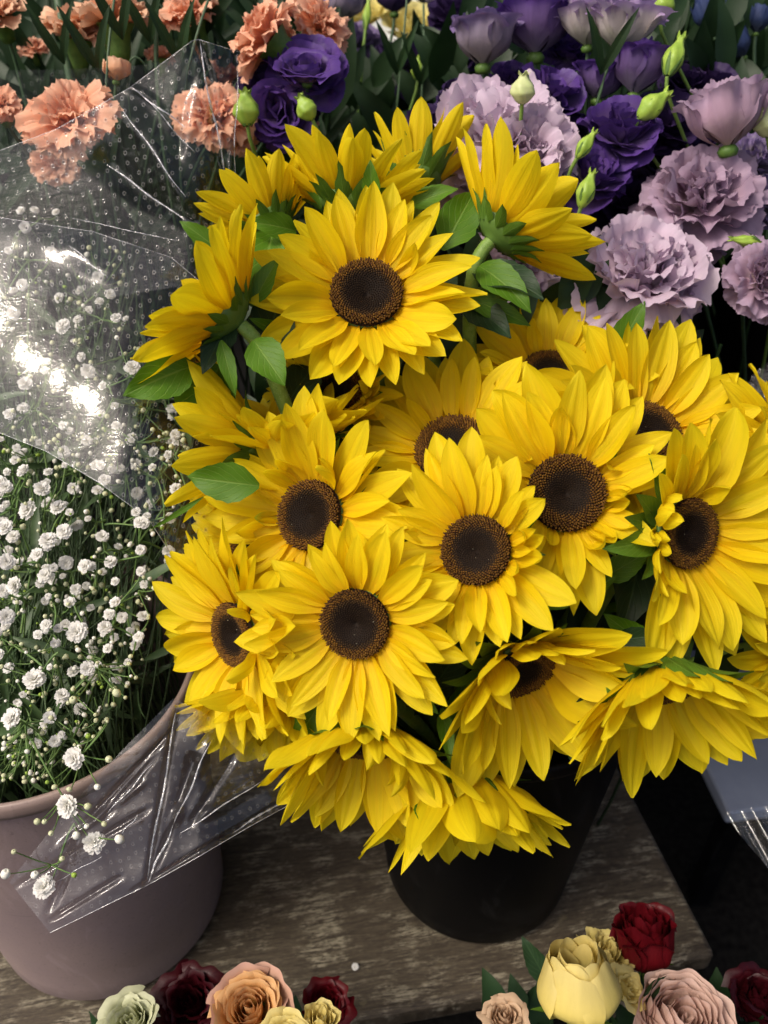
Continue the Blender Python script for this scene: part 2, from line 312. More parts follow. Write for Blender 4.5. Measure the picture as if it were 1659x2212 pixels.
# ------------------------------------------------------------------ buckets
def bucket(name, c, z0, rb, rt, H, mat, lipmat, label, bands=True):
    t = thing(name, label, 'bucket', Matrix.Translation((c[0], c[1], z0)))
    th = .0025; prof = [(0, .001), (rb - .012, .001), (rb - .004, .003), (rb, .010)]
    for i in range(1, 13):
        s = i / 12; r = rb + (rt - rb) * s; prof.append((r, .01 + (H - .03) * s))
    prof += [(rt + .001, H - .012), (rt - th - .001, H - .012)]
    for i in range(12, -1, -1):
        s = i / 12; prof.append((rb + (rt - rb) * s - th, .012 + (H - .03) * s))
    prof.append((0, .012)); V, F = lathe(prof, 128); ob('shell', mesh('bucket_shell', V, F, mat), t)
    lp = [(rt + .0012, H - .016), (rt + .0030, H - .0155), (rt + .0038, H - .011), (rt + .0040, H - .005), (rt + .0028, H - .001), (rt + .0005, H), (rt - .002, H - .002), (rt - .003, H - .013), (rt + .0012, H - .0115)]
    V, F = lathe(lp, 128); ob('rim', mesh('bucket_rim', V, F, lipmat), t)
    wv, wf = lathe([(0, H * .55), (rb + (rt - rb) * .5 - .004, H * .55)], 48); ob('water', mesh('bucket_water', wv, wf, M_WATER), t)
    return t
M_WATER = plain('dark_water', (.01, .014, .008), (.02, .025, .015), 20, .08, .5, .05)
BK = (.0998, .513); MV = (-.285, .477)
bucket('black_bucket', BK, 0.0, .097, .122, .34, M_BLACK, M_BLACK, 'glossy black bucket on the wooden table holding the sunflowers')
bucket('mauve_bucket', MV, 0.0, .1147, .131, .36, M_MAUVE, M_LIP, 'dusty mauve plastic bucket holding white gypsophila on the wooden table')
b1 = at(1190, 600, .95); b2 = at(1805, 560, .95); b3 = at(180, 560, 1.02); b4 = at(1490, 620, 1.2); b5 = at(760, 600, 1.1)
bucket('black_bucket', (b1.x, b1.y), .12, .105, .13, .38, M_BLACK, M_BLACK, 'black bucket in shadow under the pale lilac flowers behind the sunflowers')
bucket('black_bucket', (b2.x, b2.y), .12, .11, .136, .42, M_BLACK, M_BLACK, 'black bucket at the right edge behind the sunflowers, beneath the mauve blooms')
bucket('black_bucket', (b3.x, b3.y), .12, .105, .13, .34, M_BLACK, M_BLACK, 'black bucket behind the cellophane holding peach carnations')
bucket('black_bucket', (b5.x, b5.y), .12, .085, .11, .30, M_BLACK, M_BLACK, 'black bucket deep behind the topmost sunflowers with dark violet blooms')
bucket('grey_bucket', (b4.x, b4.y), .12, .10, .12, .36, M_GREYB, M_GREYB, 'pale grey green bucket glimpsed between two black buckets at upper right')
RB = {'L': (-.12, .18), 'R': (.22, .19)}
for k, c in RB.items():
    bucket('rose_bucket', c, -.497, .09, .11, .30, M_BLACK, M_BLACK, 'black bucket below the frame holding the %s roses' % ('peach and white' if k == 'L' else 'yellow and pink'))
# ------------------------------------------------------------------ sunflower parts
def sun_petal(L, Wd, p0, p1, k=1.3, cup=.25, crease=.035, twist=0, side=0, wave=0, tip=2.2, fold=0, ph=0):
    m, n = 15, 13; s = np.linspace(0, 1, m); t = np.linspace(-1, 1, n)
    w = np.where(s < .42, .30 + .70 * np.sin(np.clip(s / .42, 0, 1) * math.pi / 2) ** 1.1, (1 - np.clip((s - .42) / .58, 0, 1) ** tip) ** .85) * Wd / 2
    w[-1] = Wd * .012
    phi = p0 + (p1 - p0) * s ** k
    ds = L / (m - 1); y = np.concatenate([[0], np.cumsum(np.cos((phi[1:] + phi[:-1]) / 2) * ds)]); z = np.concatenate([[0], np.cumsum(np.sin((phi[1:] + phi[:-1]) / 2) * ds)])
    T = np.stack([0 * s, np.cos(phi), np.sin(phi)], -1); Nn = np.stack([0 * s, -np.sin(phi), np.cos(phi)], -1); X = np.array([1., 0, 0])
    a = twist * s; ex = X * np.cos(a)[:, None] + Nn * np.sin(a)[:, None]; en = -X * np.sin(a)[:, None] + Nn * np.cos(a)[:, None]
    cen = np.stack([side * L * s ** 2, y, z], -1)
    tt = t[None, :]; ww = w[:, None]
    prof = cup * ww * (tt ** 2) - cup * ww * .35
    gro = np.exp(-((tt - .30) / .11) ** 2) + np.exp(-((tt + .30) / .11) ** 2) - .7 * np.exp(-(tt / .12) ** 2)
    prof = prof - crease * Wd * gro * np.sin(np.clip(s * 1.05, 0, 1) * math.pi)[:, None] ** .6
    prof = prof + wave * Wd * np.sin(s * 9 + ph)[:, None] * tt * np.abs(tt) + fold * ww * np.maximum(0, tt) ** 2
    xs = ww * tt * (1 - .12 * cup * tt ** 2)
    P = cen[:, None] + ex[:, None] * xs[..., None] + en[:, None] * prof[..., None]
    return P
def leaf_geo(L, Wd, droop=.5, cup=.25, m=14, n=9, serr=.03, wide=.38, sidebend=0, twist=0, wave=.05):
    s = np.linspace(0, 1, m); t = np.linspace(-1, 1, n)
    w = np.where(s < wide, .10 + .90 * np.sin(np.clip(s / wide, 0, 1) * math.pi / 2), (1 - np.clip((s - wide) / (1 - wide), 0, 1) ** 1.7) ** .95) * Wd / 2
    w = w * (1 + serr * np.where(np.arange(m) % 2, 1, -1)); w[-1] = Wd * .01; w[0] = Wd * .06
    phi = -droop * s ** 1.2; ds = L / (m - 1)
    y = np.concatenate([[0], np.cumsum(np.cos(phi[1:]) * ds)]); z = np.concatenate([[0], np.cumsum(np.sin(phi[1:]) * ds)])
    Nn = np.stack([0 * s, -np.sin(phi), np.cos(phi)], -1); X = np.array([1., 0, 0]); a = twist * s
    ex = X * np.cos(a)[:, None] + Nn * np.sin(a)[:, None]; en = -X * np.sin(a)[:, None] + Nn * np.cos(a)[:, None]
    tt = t[None]; prof = cup * w[:, None] * np.abs(tt) ** 1.3 + wave * Wd * np.sin(s * 11)[:, None] * tt ** 2
    cen = np.stack([sidebend * L * s ** 2, y, z], -1)
    return cen[:, None] + ex[:, None] * (w[:, None] * tt)[..., None] + en[:, None] * prof[..., None]
def make_disc(seed, n=760):
    r = np.random.default_rng(seed); V = []; F = []; C = []
    ringq = (.66, .60, .73)[seed % 3]
    def h(q): return .10 + .22 * math.sin(min(1, q) * math.pi * .62) - .06 * (1 - q) ** 2 - .32 * max(0, q - .8) ** 1.2
    for i in range(13):
        q = i / 12 * 1.02
        for j in range(40):
            a = j / 40 * 2 * math.pi; V.append((q * math.cos(a), q * math.sin(a), h(q) - .02 if q < 1 else h(q) - .10)); C.append((.012, .007, .004, 1))
    F += [(i * 40 + j, i * 40 + (j + 1) % 40, (i + 1) * 40 + (j + 1) % 40, (i + 1) * 40 + j) for i in range(12) for j in range(40)]
    dome = (V, F, C); V, F, C = [], [], []
    for k in range(6, n):
        q = math.sqrt(k / n); a = k * 2.39996323; x, y = q * math.cos(a), q * math.sin(a); z = h(q)
        out = q > ringq; mid = ringq - .12 < q <= ringq
        rr = .021 + .014 * sm(q, .4, .8); hh = .028 + .085 * sm(q, ringq - .05, ringq + .18) * r.uniform(.7, 1.2)
        x += r.normal() * .006 * q; y += r.normal() * .006 * q; tilt = .6 * sm(q, .5, 1) * r.uniform(.2, 1.0) - .15
        tx, ty = x + math.cos(a) * hh * tilt, y + math.sin(a) * hh * tilt; b = len(V)
        for j in range(5):
            aj = a + j * 2 * math.pi / 5; V.append((x + rr * math.cos(aj), y + rr * math.sin(aj), z - .01)); C.append((.012, .007, .004, 1) if not out else (.045, .02, .006, 1))
        for j in range(5):
            aj = a + j * 2 * math.pi / 5; V.append((tx + rr * .62 * math.cos(aj), ty + rr * .62 * math.sin(aj), z + hh * .8))
            if out:
                g = r.uniform(.6, 1.2); C.append((.22 * g, .105 * g, .014 * g, 1) if r.random() < .75 else (.06, .02, .01, 1))
            elif mid: C.append((.07, .038, .012, 1))
            else: C.append((.016, .009, .004, 1) if r.random() < .92 else ((.05, .032, .012, 1) if r.random() < .97 else (.55, .5, .35, 1)))
        V.append((tx, ty, z + hh * (.55 if out else 1.0))); C.append((.03, .012, .005, 1))
        for j in range(5): F.append((b + j, b + (j + 1) % 5, b + 5 + (j + 1) % 5, b + 5 + j)); F.append((b + 5 + j, b + 5 + (j + 1) % 5, b + 10))
    for k in range(46):
        a = k / 46 * 2 * math.pi + r.uniform(-.05, .05); q = 1.0; b = len(V); ln = r.uniform(.06, .14); u = np.array([math.cos(a), math.sin(a), 0]); v = np.array([-math.sin(a), math.cos(a), 0]); p = u * q + np.array([0, 0, h(1) - .05])
        for e in (p - v * .03, p + v * .03, p + u * ln * .6 + np.array([0, 0, ln * .9]), p + u * .03 + np.array([0, 0, -.05])): V.append(tuple(e)); C.append((.045, .016, .006, 1))
        F += [(b, b + 1, b + 2), (b + 1, b + 3, b + 2), (b + 3, b, b + 2)]
    return (mesh('seed_disc', *dome[:2], M_DISC, cols=dome[2]), mesh('disc_florets', V, F, M_DISC, cols=C))
DISCS = [make_disc(i) for i in range(3)]
rc = [(.02, -.62), (.16, -.60), (.22, -.50), (.50, -.42), (.86, -.26), (1.03, -.05), (1.0, .03), (.7, .06)]
_v, _f = lathe(rc, 24); RECEP = mesh('receptacle', _v, _f, M_CALYX)
SUNS = {}
M_HAIR = plain('pale_hair', (.35, .42, .20), (.45, .50, .28), 50, .6)
def sunflower(key, cx, cy, z, axis, rd, L, label, p0=22, p1=None, tilt=(0, 0), n=(24, 19), seed=None, target=None, guide=None, lens=None, green=0, curl=.07, wl=.385, bl=.6, mess=1.0, bp=None, curls=None):
    r = random.Random(seed if seed is not None else hash(key) % 1 + sum(map(ord, key)) * 13)
    N = cdir(*axis); C0 = at(cx, cy, z); M = frame(C0, N); rd *= .93; L *= 1.10; t = thing('sunflower', label, 'sunflower', M, 'cut sunflowers in the black bucket'); SUNS[key] = t
    R = px(rd, z); Lm = px(L, z); sc = Matrix.Scale(R, 4); roll = r.uniform(0, 6.28)
    dm = DISCS[r.randrange(3)]; sdo = ob('seed_disc', dm[0], t, Matrix.Rotation(roll, 4, 'Z') @ sc); fo = ob('floret', dm[1], sdo); fo['kind'] = 'stuff'
    ob('receptacle', RECEP, t, sc)
    p1 = p0 - 6 if p1 is None else p1
    for ring in (0, 1):
        cnt = n[ring]
        for i in range(cnt):
            th = (i + .5 * ring + r.uniform(-.28, .28) * mess) / cnt * 360; q = math.cos(rad(th - tilt[1])) * tilt[0]
            Lk = Lm * (1.0 if ring == 0 else .86) * r.uniform(.86, 1.10)
            if lens:
                for (a, w_, f_) in lens:
                    d = abs((th - a + 180) % 360 - 180); Lk *= 1 + (f_ - 1) * max(0, 1 - d / w_)
            e0 = p0 + q + (10 if ring else -4) + r.uniform(-6, 6) * mess; e1 = p1 + q + (8 if ring else -4) + r.uniform(-13, 13) * mess
            tw = r.uniform(-.3, .3) * mess; sd = r.uniform(-.10, .10) * mess; cu = r.uniform(.12, .5); fd = 0; kk = r.uniform(1.0, 1.8)
            pc = curl if not (curls and abs((th - curls[0] + 180) % 360 - 180) < curls[1]) else curls[2]
            if r.random() < pc: e1 += r.choice([50, 65, 85]); Lk *= r.uniform(.55, .75); cu = .6; kk = .9; tw *= 2
            if r.random() < .12: tw += r.choice([-.7, .7]); 
            if r.random() < .12: fd = r.uniform(.5, 1.1)
            P = sun_petal(Lk, Lk * wl * r.uniform(.84, 1.12), rad(e0), rad(e1), kk, cu, r.uniform(.02, .045), tw, sd, r.uniform(0, .07), r.uniform(1.9, 3.1), fd, r.uniform(0, 6))
            mt = M_SUNG if r.random() < green else M_SUN
            me = grid('sunflower_petal', P, mt)
            ob('petal', me, t, Matrix.Rotation(rad(th - 90), 4, 'Z') @ Matrix.Translation((0, R * (.90 if ring == 0 else .95), R * (-.12 if ring == 0 else .0) + (.0006 * (i % 3)))))
    nb = 15
    for i in range(nb):
        th = (i + r.uniform(-.3, .3)) / nb * 360; lb = Lm * bl * r.uniform(.75, 1.15)
        e = (p0 if bp is None else bp) - 3 + math.cos(rad(th - tilt[1])) * tilt[0] + r.uniform(-8, 8)
        P = leaf_geo(lb, lb * .42, -rad(r.uniform(-30, 22)), .35, 9, 5, .0, .22, r.uniform(-.12, .12)); me = grid('bract', P, M_BLEAF)
        ob('bract', me, t, Matrix.Rotation(rad(th - 90), 4, 'Z') @ Matrix.Translation((0, R * .82, -R * .34)) @ Matrix.Rotation(rad(e), 4, 'X'))
    # stem
    Mi = M.inverted(); tg = Vector(target) if target else Vector((BK[0] + (C0.x - BK[0]) * .12 + r.uniform(-.03, .03), BK[1] + (C0.y - BK[1]) * .12 + r.uniform(-.03, .03), .10))
    a0 = C0 - N * (R * .55); pts = [a0, a0 - N * .05 + Vector((0, 0, -.01)), Vector((tg.x * .8 + C0.x * .2, tg.y * .75 + C0.y * .25, tg.z + .18)), tg]
    if guide: pts[1] = a0 - N * .035; pts[2] = at(*guide)
    path = np.array([tuple(Mi @ Vector(tuple(p))) for p in bez(pts, 18)]); V, F = tube_geo(path, np.linspace(.0050, .0062, 18), 10); ob('stem', mesh('sunflower_stem', V, F, M_STEM), t)
    if key in 'BFDCE':
        hv = []; hf = []
        for q in range(1500):
            i = r.randrange(0, 13); k = r.random(); p = path[i] * (1 - k) + path[i + 1] * k; d = np.array([r.gauss(0, 1) for _ in range(3)]); ax_ = path[i + 1] - path[i]; ax_ = ax_ / np.linalg.norm(ax_); d -= ax_ * d.dot(ax_); d /= np.linalg.norm(d)
            w_ = np.cross(d, ax_) * .00012; a_ = p + d * .0048; e_ = a_ + d * r.uniform(.0012, .0026) + ax_ * r.uniform(-.0006, .0006); b_ = len(hv); hv += [a_ - w_, a_ + w_, e_]; hf.append((b_, b_ + 1, b_ + 2))
        ho = ob('hair', mesh('stem_hair', hv, hf, M_HAIR), t); ho['kind'] = 'stuff'
    # small leaves just under the head
    Pw = bez(pts, 18)
    for kx in range(2):
        i0 = 4 + kx * 3; q = Vector(tuple(Pw[i0])); d = Vector((r.uniform(-1, 1), r.uniform(-1, 1), r.uniform(-.1, .6))).normalized()
        put_leaf(t, q, q + d * r.uniform(.045, .07), .035, M_LEAF if r.random() < .4 else M_LEAFD, r, nrm=Vector((0, -.3, 1)))
    return t
def put_leaf(parent, a, b, w, mat, r=random, droop=.5, nrm=None, side=0, twist=0, cup=.3):
    y = (b - a); L = y.length * 1.06; y.normalize(); nrm = nrm or -FW; zx = (nrm - y * nrm.dot(y)).normalized(); x = y.cross(zx)
    y2 = (y + zx * math.tan(droop * .45)).normalized(); z2 = (zx - y2 * zx.dot(y2)).normalized(); x = y2.cross(z2)
    M = Matrix((x, y2, z2)).transposed().to_4x4(); M.translation = a
    me = grid('leaf', leaf_geo(L, w, droop, cup, sidebend=side, twist=twist), mat)
    return ob('leaf', me, parent, parent.matrix_world.inverted() @ M if parent else M)
SF = sunflower
SF('A', 792, 640, .640, (0, .26, .95), 82, 165, 'large open sunflower facing the camera at the top centre with a full round disc', 24, 16, lens=[(90, 50, 1.06), (270, 60, .92)], n=(24, 18))
SF('B', 492, 682, .615, (-.74, .54, .04), 70, 172, 'sunflower in side profile pointing left beside the cellophane, green calyx showing', 34, 26, (6, 60), n=(19, 14), guide=(560, 860, .66), bl=.32)
SF('C', 755, 438, .690, (.12, .92, -.05), 76, 138, 'sunflower seen from behind just above the large top sunflower', 36, 30, n=(20, 16), bl=.55)
SF('D', 900, 385, .725, (.05, .96, -.18), 56, 126, 'upright sunflower furthest back, its pointed petals against the lilac bloom', 58, 52, n=(13, 9), bl=.65, wl=.36)
SF('E', 580, 482, .690, (-.50, .80, -.2), 60, 112, 'small sunflower turned away at the upper left by the cellophane fold', 44, 38, n=(17, 12), bl=.45)
SF('F', 1082, 500, .660, (.66, .66, -.05), 66, 168, 'sunflower turned away to the upper right on its own thick green stem', 38, 32, (0, 0), n=(18, 14), guide=(1010, 640, .675), bl=.36)
SF('G', 1185, 812, .690, (0, .55, .8), 62, 150, 'half hidden sunflower behind the two central rows, thin dark strip of disc', 26, 18)
SF('H', 978, 975, .650, (-.28, .50, .82), 84, 175, 'sunflower with a tilted brown disc just left of and behind the central pair', 22, 16, n=(24, 18))
SF('I', 1222, 1067, .600, (-.06, .12, .98), 88, 172, 'sunflower with the largest dark disc, right of centre', 26, 12, lens=[(90, 50, 1.22), (0, 50, .9)], n=(24, 18), curl=.05, curls=(330, 50, .55))
SF('J', 1030, 1190, .566, (-.28, .16, .93), 80, 152, 'sunflower at the very centre with an oval disc and short curled right petals', 24, 10, lens=[(105, 45, 1.2), (45, 40, .85)], curl=.03, curls=(350, 45, .4), seed=41)
SF('K', 676, 1114, .612, (-.44, .12, .89), 80, 176, 'left middle sunflower with a narrow oval disc and greenish upper petals', 20, 10, (12, 110), lens=[(90, 50, 1.15), (290, 60, .75)], green=.06, curl=.1)
SF('L', 770, 1345, .560, (-.22, -.08, .96), 80, 165, 'lower middle sunflower facing forward above the drooping ones', 20, 8, lens=[(200, 60, 1.12), (270, 60, 1.1), (120, 50, .8)], curl=.02)
SF('M', 516, 1368, .612, (-.70, -.14, .70), 74, 172, 'leftmost low sunflower, its disc half covered by the neighbouring petals', 18, 8, lens=[(190, 60, 1.1)])
SF('N', 1478, 1150, .590, (.44, -.12, .88), 80, 212, 'sunflower at the right edge with long petals fanning out to the right', 24, 12, n=(25, 19), curl=.03, lens=[(105, 70, .74), (180, 70, .62), (355, 70, 1.12)], curls=(190, 60, .5))
SF('O', 1400, 938, .655, (.28, .42, .85), 74, 205, 'sunflower at upper right with long broad upright petals', 22, 14, n=(25, 19))
SF('P', 1430, 1468, .590, (.08, -.80, .55), 82, 226, 'drooping sunflower at lower right facing down, long petals hanging', 42, 46, n=(22, 15), lens=[(90, 60, .62), (335, 45, .82)], curl=.0)
SF('Q', 1122, 1440, .600, (.30, -.62, .72), 78, 222, 'drooping sunflower between the central one and the lower right one', 40, 42, n=(22, 15), lens=[(90, 60, .62)])
SF('R', 790, 1590, .590, (-.05, -.80, .55), 80, 205, 'drooping sunflower at the bottom left, one round petal over its disc', 42, 48, n=(23, 16), lens=[(90, 60, .62)])
SF('S', 990, 1672, .640, (.10, -.86, .40), 72, 212, 'lowest sunflower hanging against the black bucket', 46, 44, n=(18, 13))
SF('T', 590, 1510, .640, (-.22, -.84, .48), 70, 150, 'hidden sunflower under the leftmost low one, only hanging petals showing', 40, 44)
SF('U', 620, 955, .650, (-.10, .86, .25), 70, 150, 'sunflower facing up behind the left middle one with broad back petals', 34, 30, wl=.46)
SF('V', 545, 965, .640, (-.86, .10, -.05), 58, 165, 'sunflower in profile pointing left below the big green leaves', 48, 44, n=(14, 10), bl=.45)
SF('W', 730, 850, .680, (-.1, .30, .9), 60, 105, 'wilting sunflower with curled petals tucked below the large top one', 26, 40, curl=.4)
SF('X', 1735, 1000, .665, (.30, .30, .85), 74, 175, 'sunflower cut off by the right edge behind the long petalled one', 22, 14)
SF('Y', 1768, 1410, .640, (.2, -.25, .9), 74, 170, 'sunflower mostly outside the right edge above the drooping one', 20, 12)
SF('Z', 560, 1175, .650, (-.42, -.05, .9), 66, 120, 'sunflower buried behind the left middle one, only left petal tips showing', 20, 12)
for key, a, b, w, mat, dr, tw in [
    ('B', (548, 735, .60), (612, 828, .59), 84, M_LEAF, .5, .2), ('B', (420, 790, .62), (272, 852, .60), 98, M_LEAF, .7, .5), ('B', (475, 790, .64), (408, 925, .63), 135, M_LEAF, .5, -.2),
    ('B', (478, 735, .60), (508, 850, .60), 38, M_LEAF, .6, .3), ('B', (500, 690, .62), (440, 800, .60), 70, M_LEAFD, .4, 0), ('V', (560, 1050, .60), (410, 1030, .60), 88, M_LEAF, .5, .3), ('V', (440, 1073, .62), (328, 1142, .60), 13, M_LEAF, -.6, .2),
    ('F', (955, 540, .66), (1022, 418, .67), 92, M_LEAF, .4, -.3), ('F', (1035, 575, .655), (1145, 670, .63), 78, M_LEAF, .9, .2), ('F', (1005, 650, .67), (1100, 725, .65), 74, M_LEAFD, .6, .2),
    ('F', (1000, 640, .66), (1140, 700, .66), 50, M_LEAF, .5, .0), ('O', (1322, 775, .69), (1390, 656, .67), 66, M_LEAF, .5, .4), ('I', (1385, 1180, .66), (1345, 1355, .64), 105, M_LEAFD, .4, 0), ('J', (1135, 1240, .60), (1192, 1245, .58), 52, M_LEAF, .9, .2),
    ('J', (1150, 1300, .60), (1225, 1312, .59), 24, M_LEAF, .3, 0), ('A', (803, 435, .66), (800, 350, .645), 40, M_LEAF, .3, .2), ('D', (885, 445, .69), (985, 408, .68), 50, M_LEAF, .5, .4), ('B', (590, 500, .68), (555, 650, .66), 120, M_LEAF, .4, 0),
    ('E', (480, 545, .67), (392, 480, .66), 46, M_LEAF, .5, 0), ('L', (880, 1475, .60), (942, 1538, .575), 46, M_LEAF, .5, 0), ('Q', (955, 1530, .61), (972, 1645, .59), 36, M_LEAF, .4, .3),
    ('S', (912, 1735, .60), (917, 1788, .572), 40, M_LEAF, .4, 0), ('R', (690, 1520, .60), (640, 1600, .60), 60, M_LEAF, .4, 0), ('Q', (940, 1480, .63), (1010, 1370, .61), 80, M_LEAFD, .5, 0), ('Q', (1230, 1640, .62), (1262, 1590, .62), 40, M_LEAFD, .4, 0),
    ('N', (1330, 1380, .62), (1440, 1370, .60), 50, M_LEAFD, .5, 0), ('I', (1300, 1250, .63), (1400, 1190, .62), 60, M_LEAF, .5, .2), ('I', (1250, 1290, .62), (1330, 1245, .61), 36, M_LEAF, .5, .2), ('N', (1400, 1400, .63), (1310, 1330, .62), 60, M_LEAF, .4, .2), ('B', (545, 660, .625), (600, 560, .62), 50, M_LEAF, .4, .3), ('A', (640, 740, .66), (545, 690, .62), 44, M_LEAF, .4, 0), ('C', (640, 500, .68), (540, 480, .66), 60, M_LEAF, .7, .1), ('P', (1345, 1460, .61), (1240, 1530, .60), 60, M_LEAFD, .5, 0)]:
    z = (a[2] + b[2]) / 2; put_leaf(SUNS[key], at(*a), at(*b), px(w, z), mat, droop=dr, twist=tw)
# ------------------------------------------------------------------ ruffled blooms
def ruffle(seed, A, L, p0, p1, ruf, serr, cup=.2, freq=3, wid=1.0, m=13, n=27):
    r = np.random.default_rng(seed); s = np.linspace(.04, 1, m)[:, None]; t = np.linspace(-1, 1, n)[None]
    edge = 1 - .16 * np.abs(t) ** 2.5 + serr * np.interp(np.arange(n), np.arange(0, n, 2), r.uniform(-1, 1, len(range(0, n, 2))))[None] * s ** 4 + serr * .4 * np.where(np.arange(n) % 2, 1, -1)[None] * s ** 6
    rr = L * s * edge; an = t * A / 2 * (1 - .25 * s)
    x = rr * np.sin(an) * wid; yy = rr * np.cos(an) + .0 * t
    zz = ruf * L * s ** 2.2 * (np.sin(freq * t * math.pi + r.uniform(0, 6)) + .6 * np.sin(freq * 1.9 * t * math.pi + r.uniform(0, 6))) + cup * x ** 2 / L
    zz = zz + ruf * .8 * L * s * np.sin(s * 7 + r.uniform(0, 6)) + ruf * .35 * L * s ** 5 * np.sin(freq * 4.3 * t * math.pi + r.uniform(0, 6))
    q = np.linspace(0, 1.2, 60); ph = p0 + (p1 - p0) * np.clip(q, 0, 1) ** 1.2; cy = np.concatenate([[0], np.cumsum(np.cos(ph[1:]) * L * 1.2 / 59)]); cz = np.concatenate([[0], np.cumsum(np.sin(ph[1:]) * L * 1.2 / 59)])
    u = np.clip(yy / L, 0, 1.2); Y = np.interp(u, q, cy); Z = np.interp(u, q, cz); p = np.interp(u, q, ph)
    return np.stack([x, Y - np.sin(p) * zz, Z + np.cos(p) * zz], -1)
_rc = {}
def ruffle_mesh(kind, lay, v, mat):
    key = (kind, lay, v, mat.name)
    if key not in _rc:
        if kind == 'carnation':
            a = [(70, 88, 60), (75, 72, 40), (80, 50, 12), (80, 25, -18)][lay]; P = ruffle(v * 7 + lay, rad(a[0] + 10), 1, rad(a[1]), rad(a[2]), .085, .05, .15, 1.7 + v % 3 * .5)
        elif mat.name in ('violet_petal', 'shaded_violet_petal'):
            a = [(100, 88, 100), (110, 76, 72), (115, 58, 50), (120, 34, 30), (120, 10, -10)][lay]; P = ruffle(v * 5 + lay + 90, rad(a[0]), 1, rad(a[1]), rad(a[2]), .045, .018, .5, 1.1 + v % 3 * .3, 1.15)
        else:
            a = [(80, 86, 95), (95, 72, 60), (105, 48, 30), (110, 22, -5), (110, 2, -35)][lay]; P = ruffle(v * 5 + lay + 90, rad(a[0]), 1, rad(a[1]), rad(a[2]), .085, .03, .2, 1.5 + v % 3 * .5, 1.0)
        _rc[key] = grid(kind + '_petal', P, mat)
    return _rc[key]
def calyx(t, R, H, mat=M_CALYX, drop=0):
    V, F = lathe([(.06 * R, -H), (.26 * R, -H * .92), (.33 * R, -H * .6), (.36 * R, -H * .2), (.5 * R, .04 * R)], 16); ob('calyx', mesh('calyx', V, F, mat), t)
def stemto(t, M, H, tg, rr=.0018, mat=M_STEMD, bend=.03):
    a = M.translation - M.col[2].xyz * H * .95; N = M.col[2].xyz; tg = Vector(tg); pts = [a, a - N * bend, Vector((a.x * .5 + tg.x * .5, a.y * .5 + tg.y * .5, a.z - .12)), tg]
    Mi = M.inverted(); path = [tuple(Mi @ Vector(tuple(p))) for p in bez(pts, 12)]; V, F = tube_geo(path, rr, 7); ob('stem', mesh('stem', V, F, mat), t)
def bloom(kind, cx, cy, z, axis, rpx, mat, label, cat, tg, group, n=None, cnt=1.0):
    r = random.Random(int(cx * 7 + cy)); M = frame(at(cx, cy, z), cdir(*axis)); R = px(rpx, z) * (1.34 if kind == 'carnation' else 1.24 if mat is M_LIL else 1.16)
    M.translation = M.translation - M.col[2].xyz * R * .45
    t = thing(kind, label, cat, M, group)
    lays = ([(0, 5, .62), (1, 8, .82), (2, 9, 1.0), (3, 9, 1.0)] if kind == 'carnation' else [(0, 6, .60), (1, 9, .80), (2, 10, .94), (3, 9, 1.02), (4, 7, 1.0)] if mat in (M_LIL, M_LIL2) else [(0, 4, .55), (1, 6, .80), (2, 7, .98), (3, 7, 1.05), (4, 6, 1.0)])
    for lay, c, f in lays:
        for i in range(max(3, int(c * cnt))):
            th = r.uniform(0, 360) / c + i * 360 / c + lay * 37; k = R * f * r.uniform(.9, 1.12)
            Mx = Matrix.Rotation(rad(th), 4, 'Z') @ Matrix.Rotation(rad(r.uniform(-10, 10)), 4, 'X') @ Matrix.Rotation(rad(r.uniform(-16, 16)), 4, 'Y') @ Matrix.Scale(k, 4)
            ob('petal', ruffle_mesh(kind, lay, r.randrange(5), mat), t, Matrix.Translation((r.uniform(-.12, .12) * R, r.uniform(-.12, .12) * R, 0)) @ Mx)
    H = R * (1.0 if kind == 'carnation' else .5); calyx(t, R, H); stemto(t, M, H, tg); return t
# cupped shells for roses and half-open blooms
def shell(R, H, A, opn, lip, ruf, seed, m=14, n=23, pinch=0, serr=0):
    r = np.random.default_rng(seed); s = np.linspace(0, 1, m)[:, None]; t = np.linspace(-1, 1, n)[None]
    q = np.clip(s / .55, 0, 1); rho = R * (.12 + .88 * np.sin(q * math.pi / 2)) + R * opn * np.clip(s - .45, 0, 1) * 1.8 + R * lip * np.clip(s - .8, 0, 1) ** 2 * 18
    rho = rho + R * .10 * np.abs(t) ** 3 * s + ruf * R * s ** 3 * (np.sin(t * 5 + r.uniform(0, 6)) + .5 * np.sin(t * 11 + r.uniform(0, 6)))
    e = 1 - .25 * np.abs(t) ** 2.6 + serr * np.where(np.arange(n) % 2, 1, -1)[None] + .03 * np.sin(t * 4 + r.uniform(0, 6))
    zz = H * s * (1 + (e - 1) * s) - lip * H * np.clip(s - .86, 0, 1) ** 2 * 12
    wt = np.sin(np.clip(s * 1.25 + .12, 0, 1) * math.pi / 2); th = t * A * wt
    return np.stack([rho * np.sin(th), rho * np.cos(th), zz], -1)
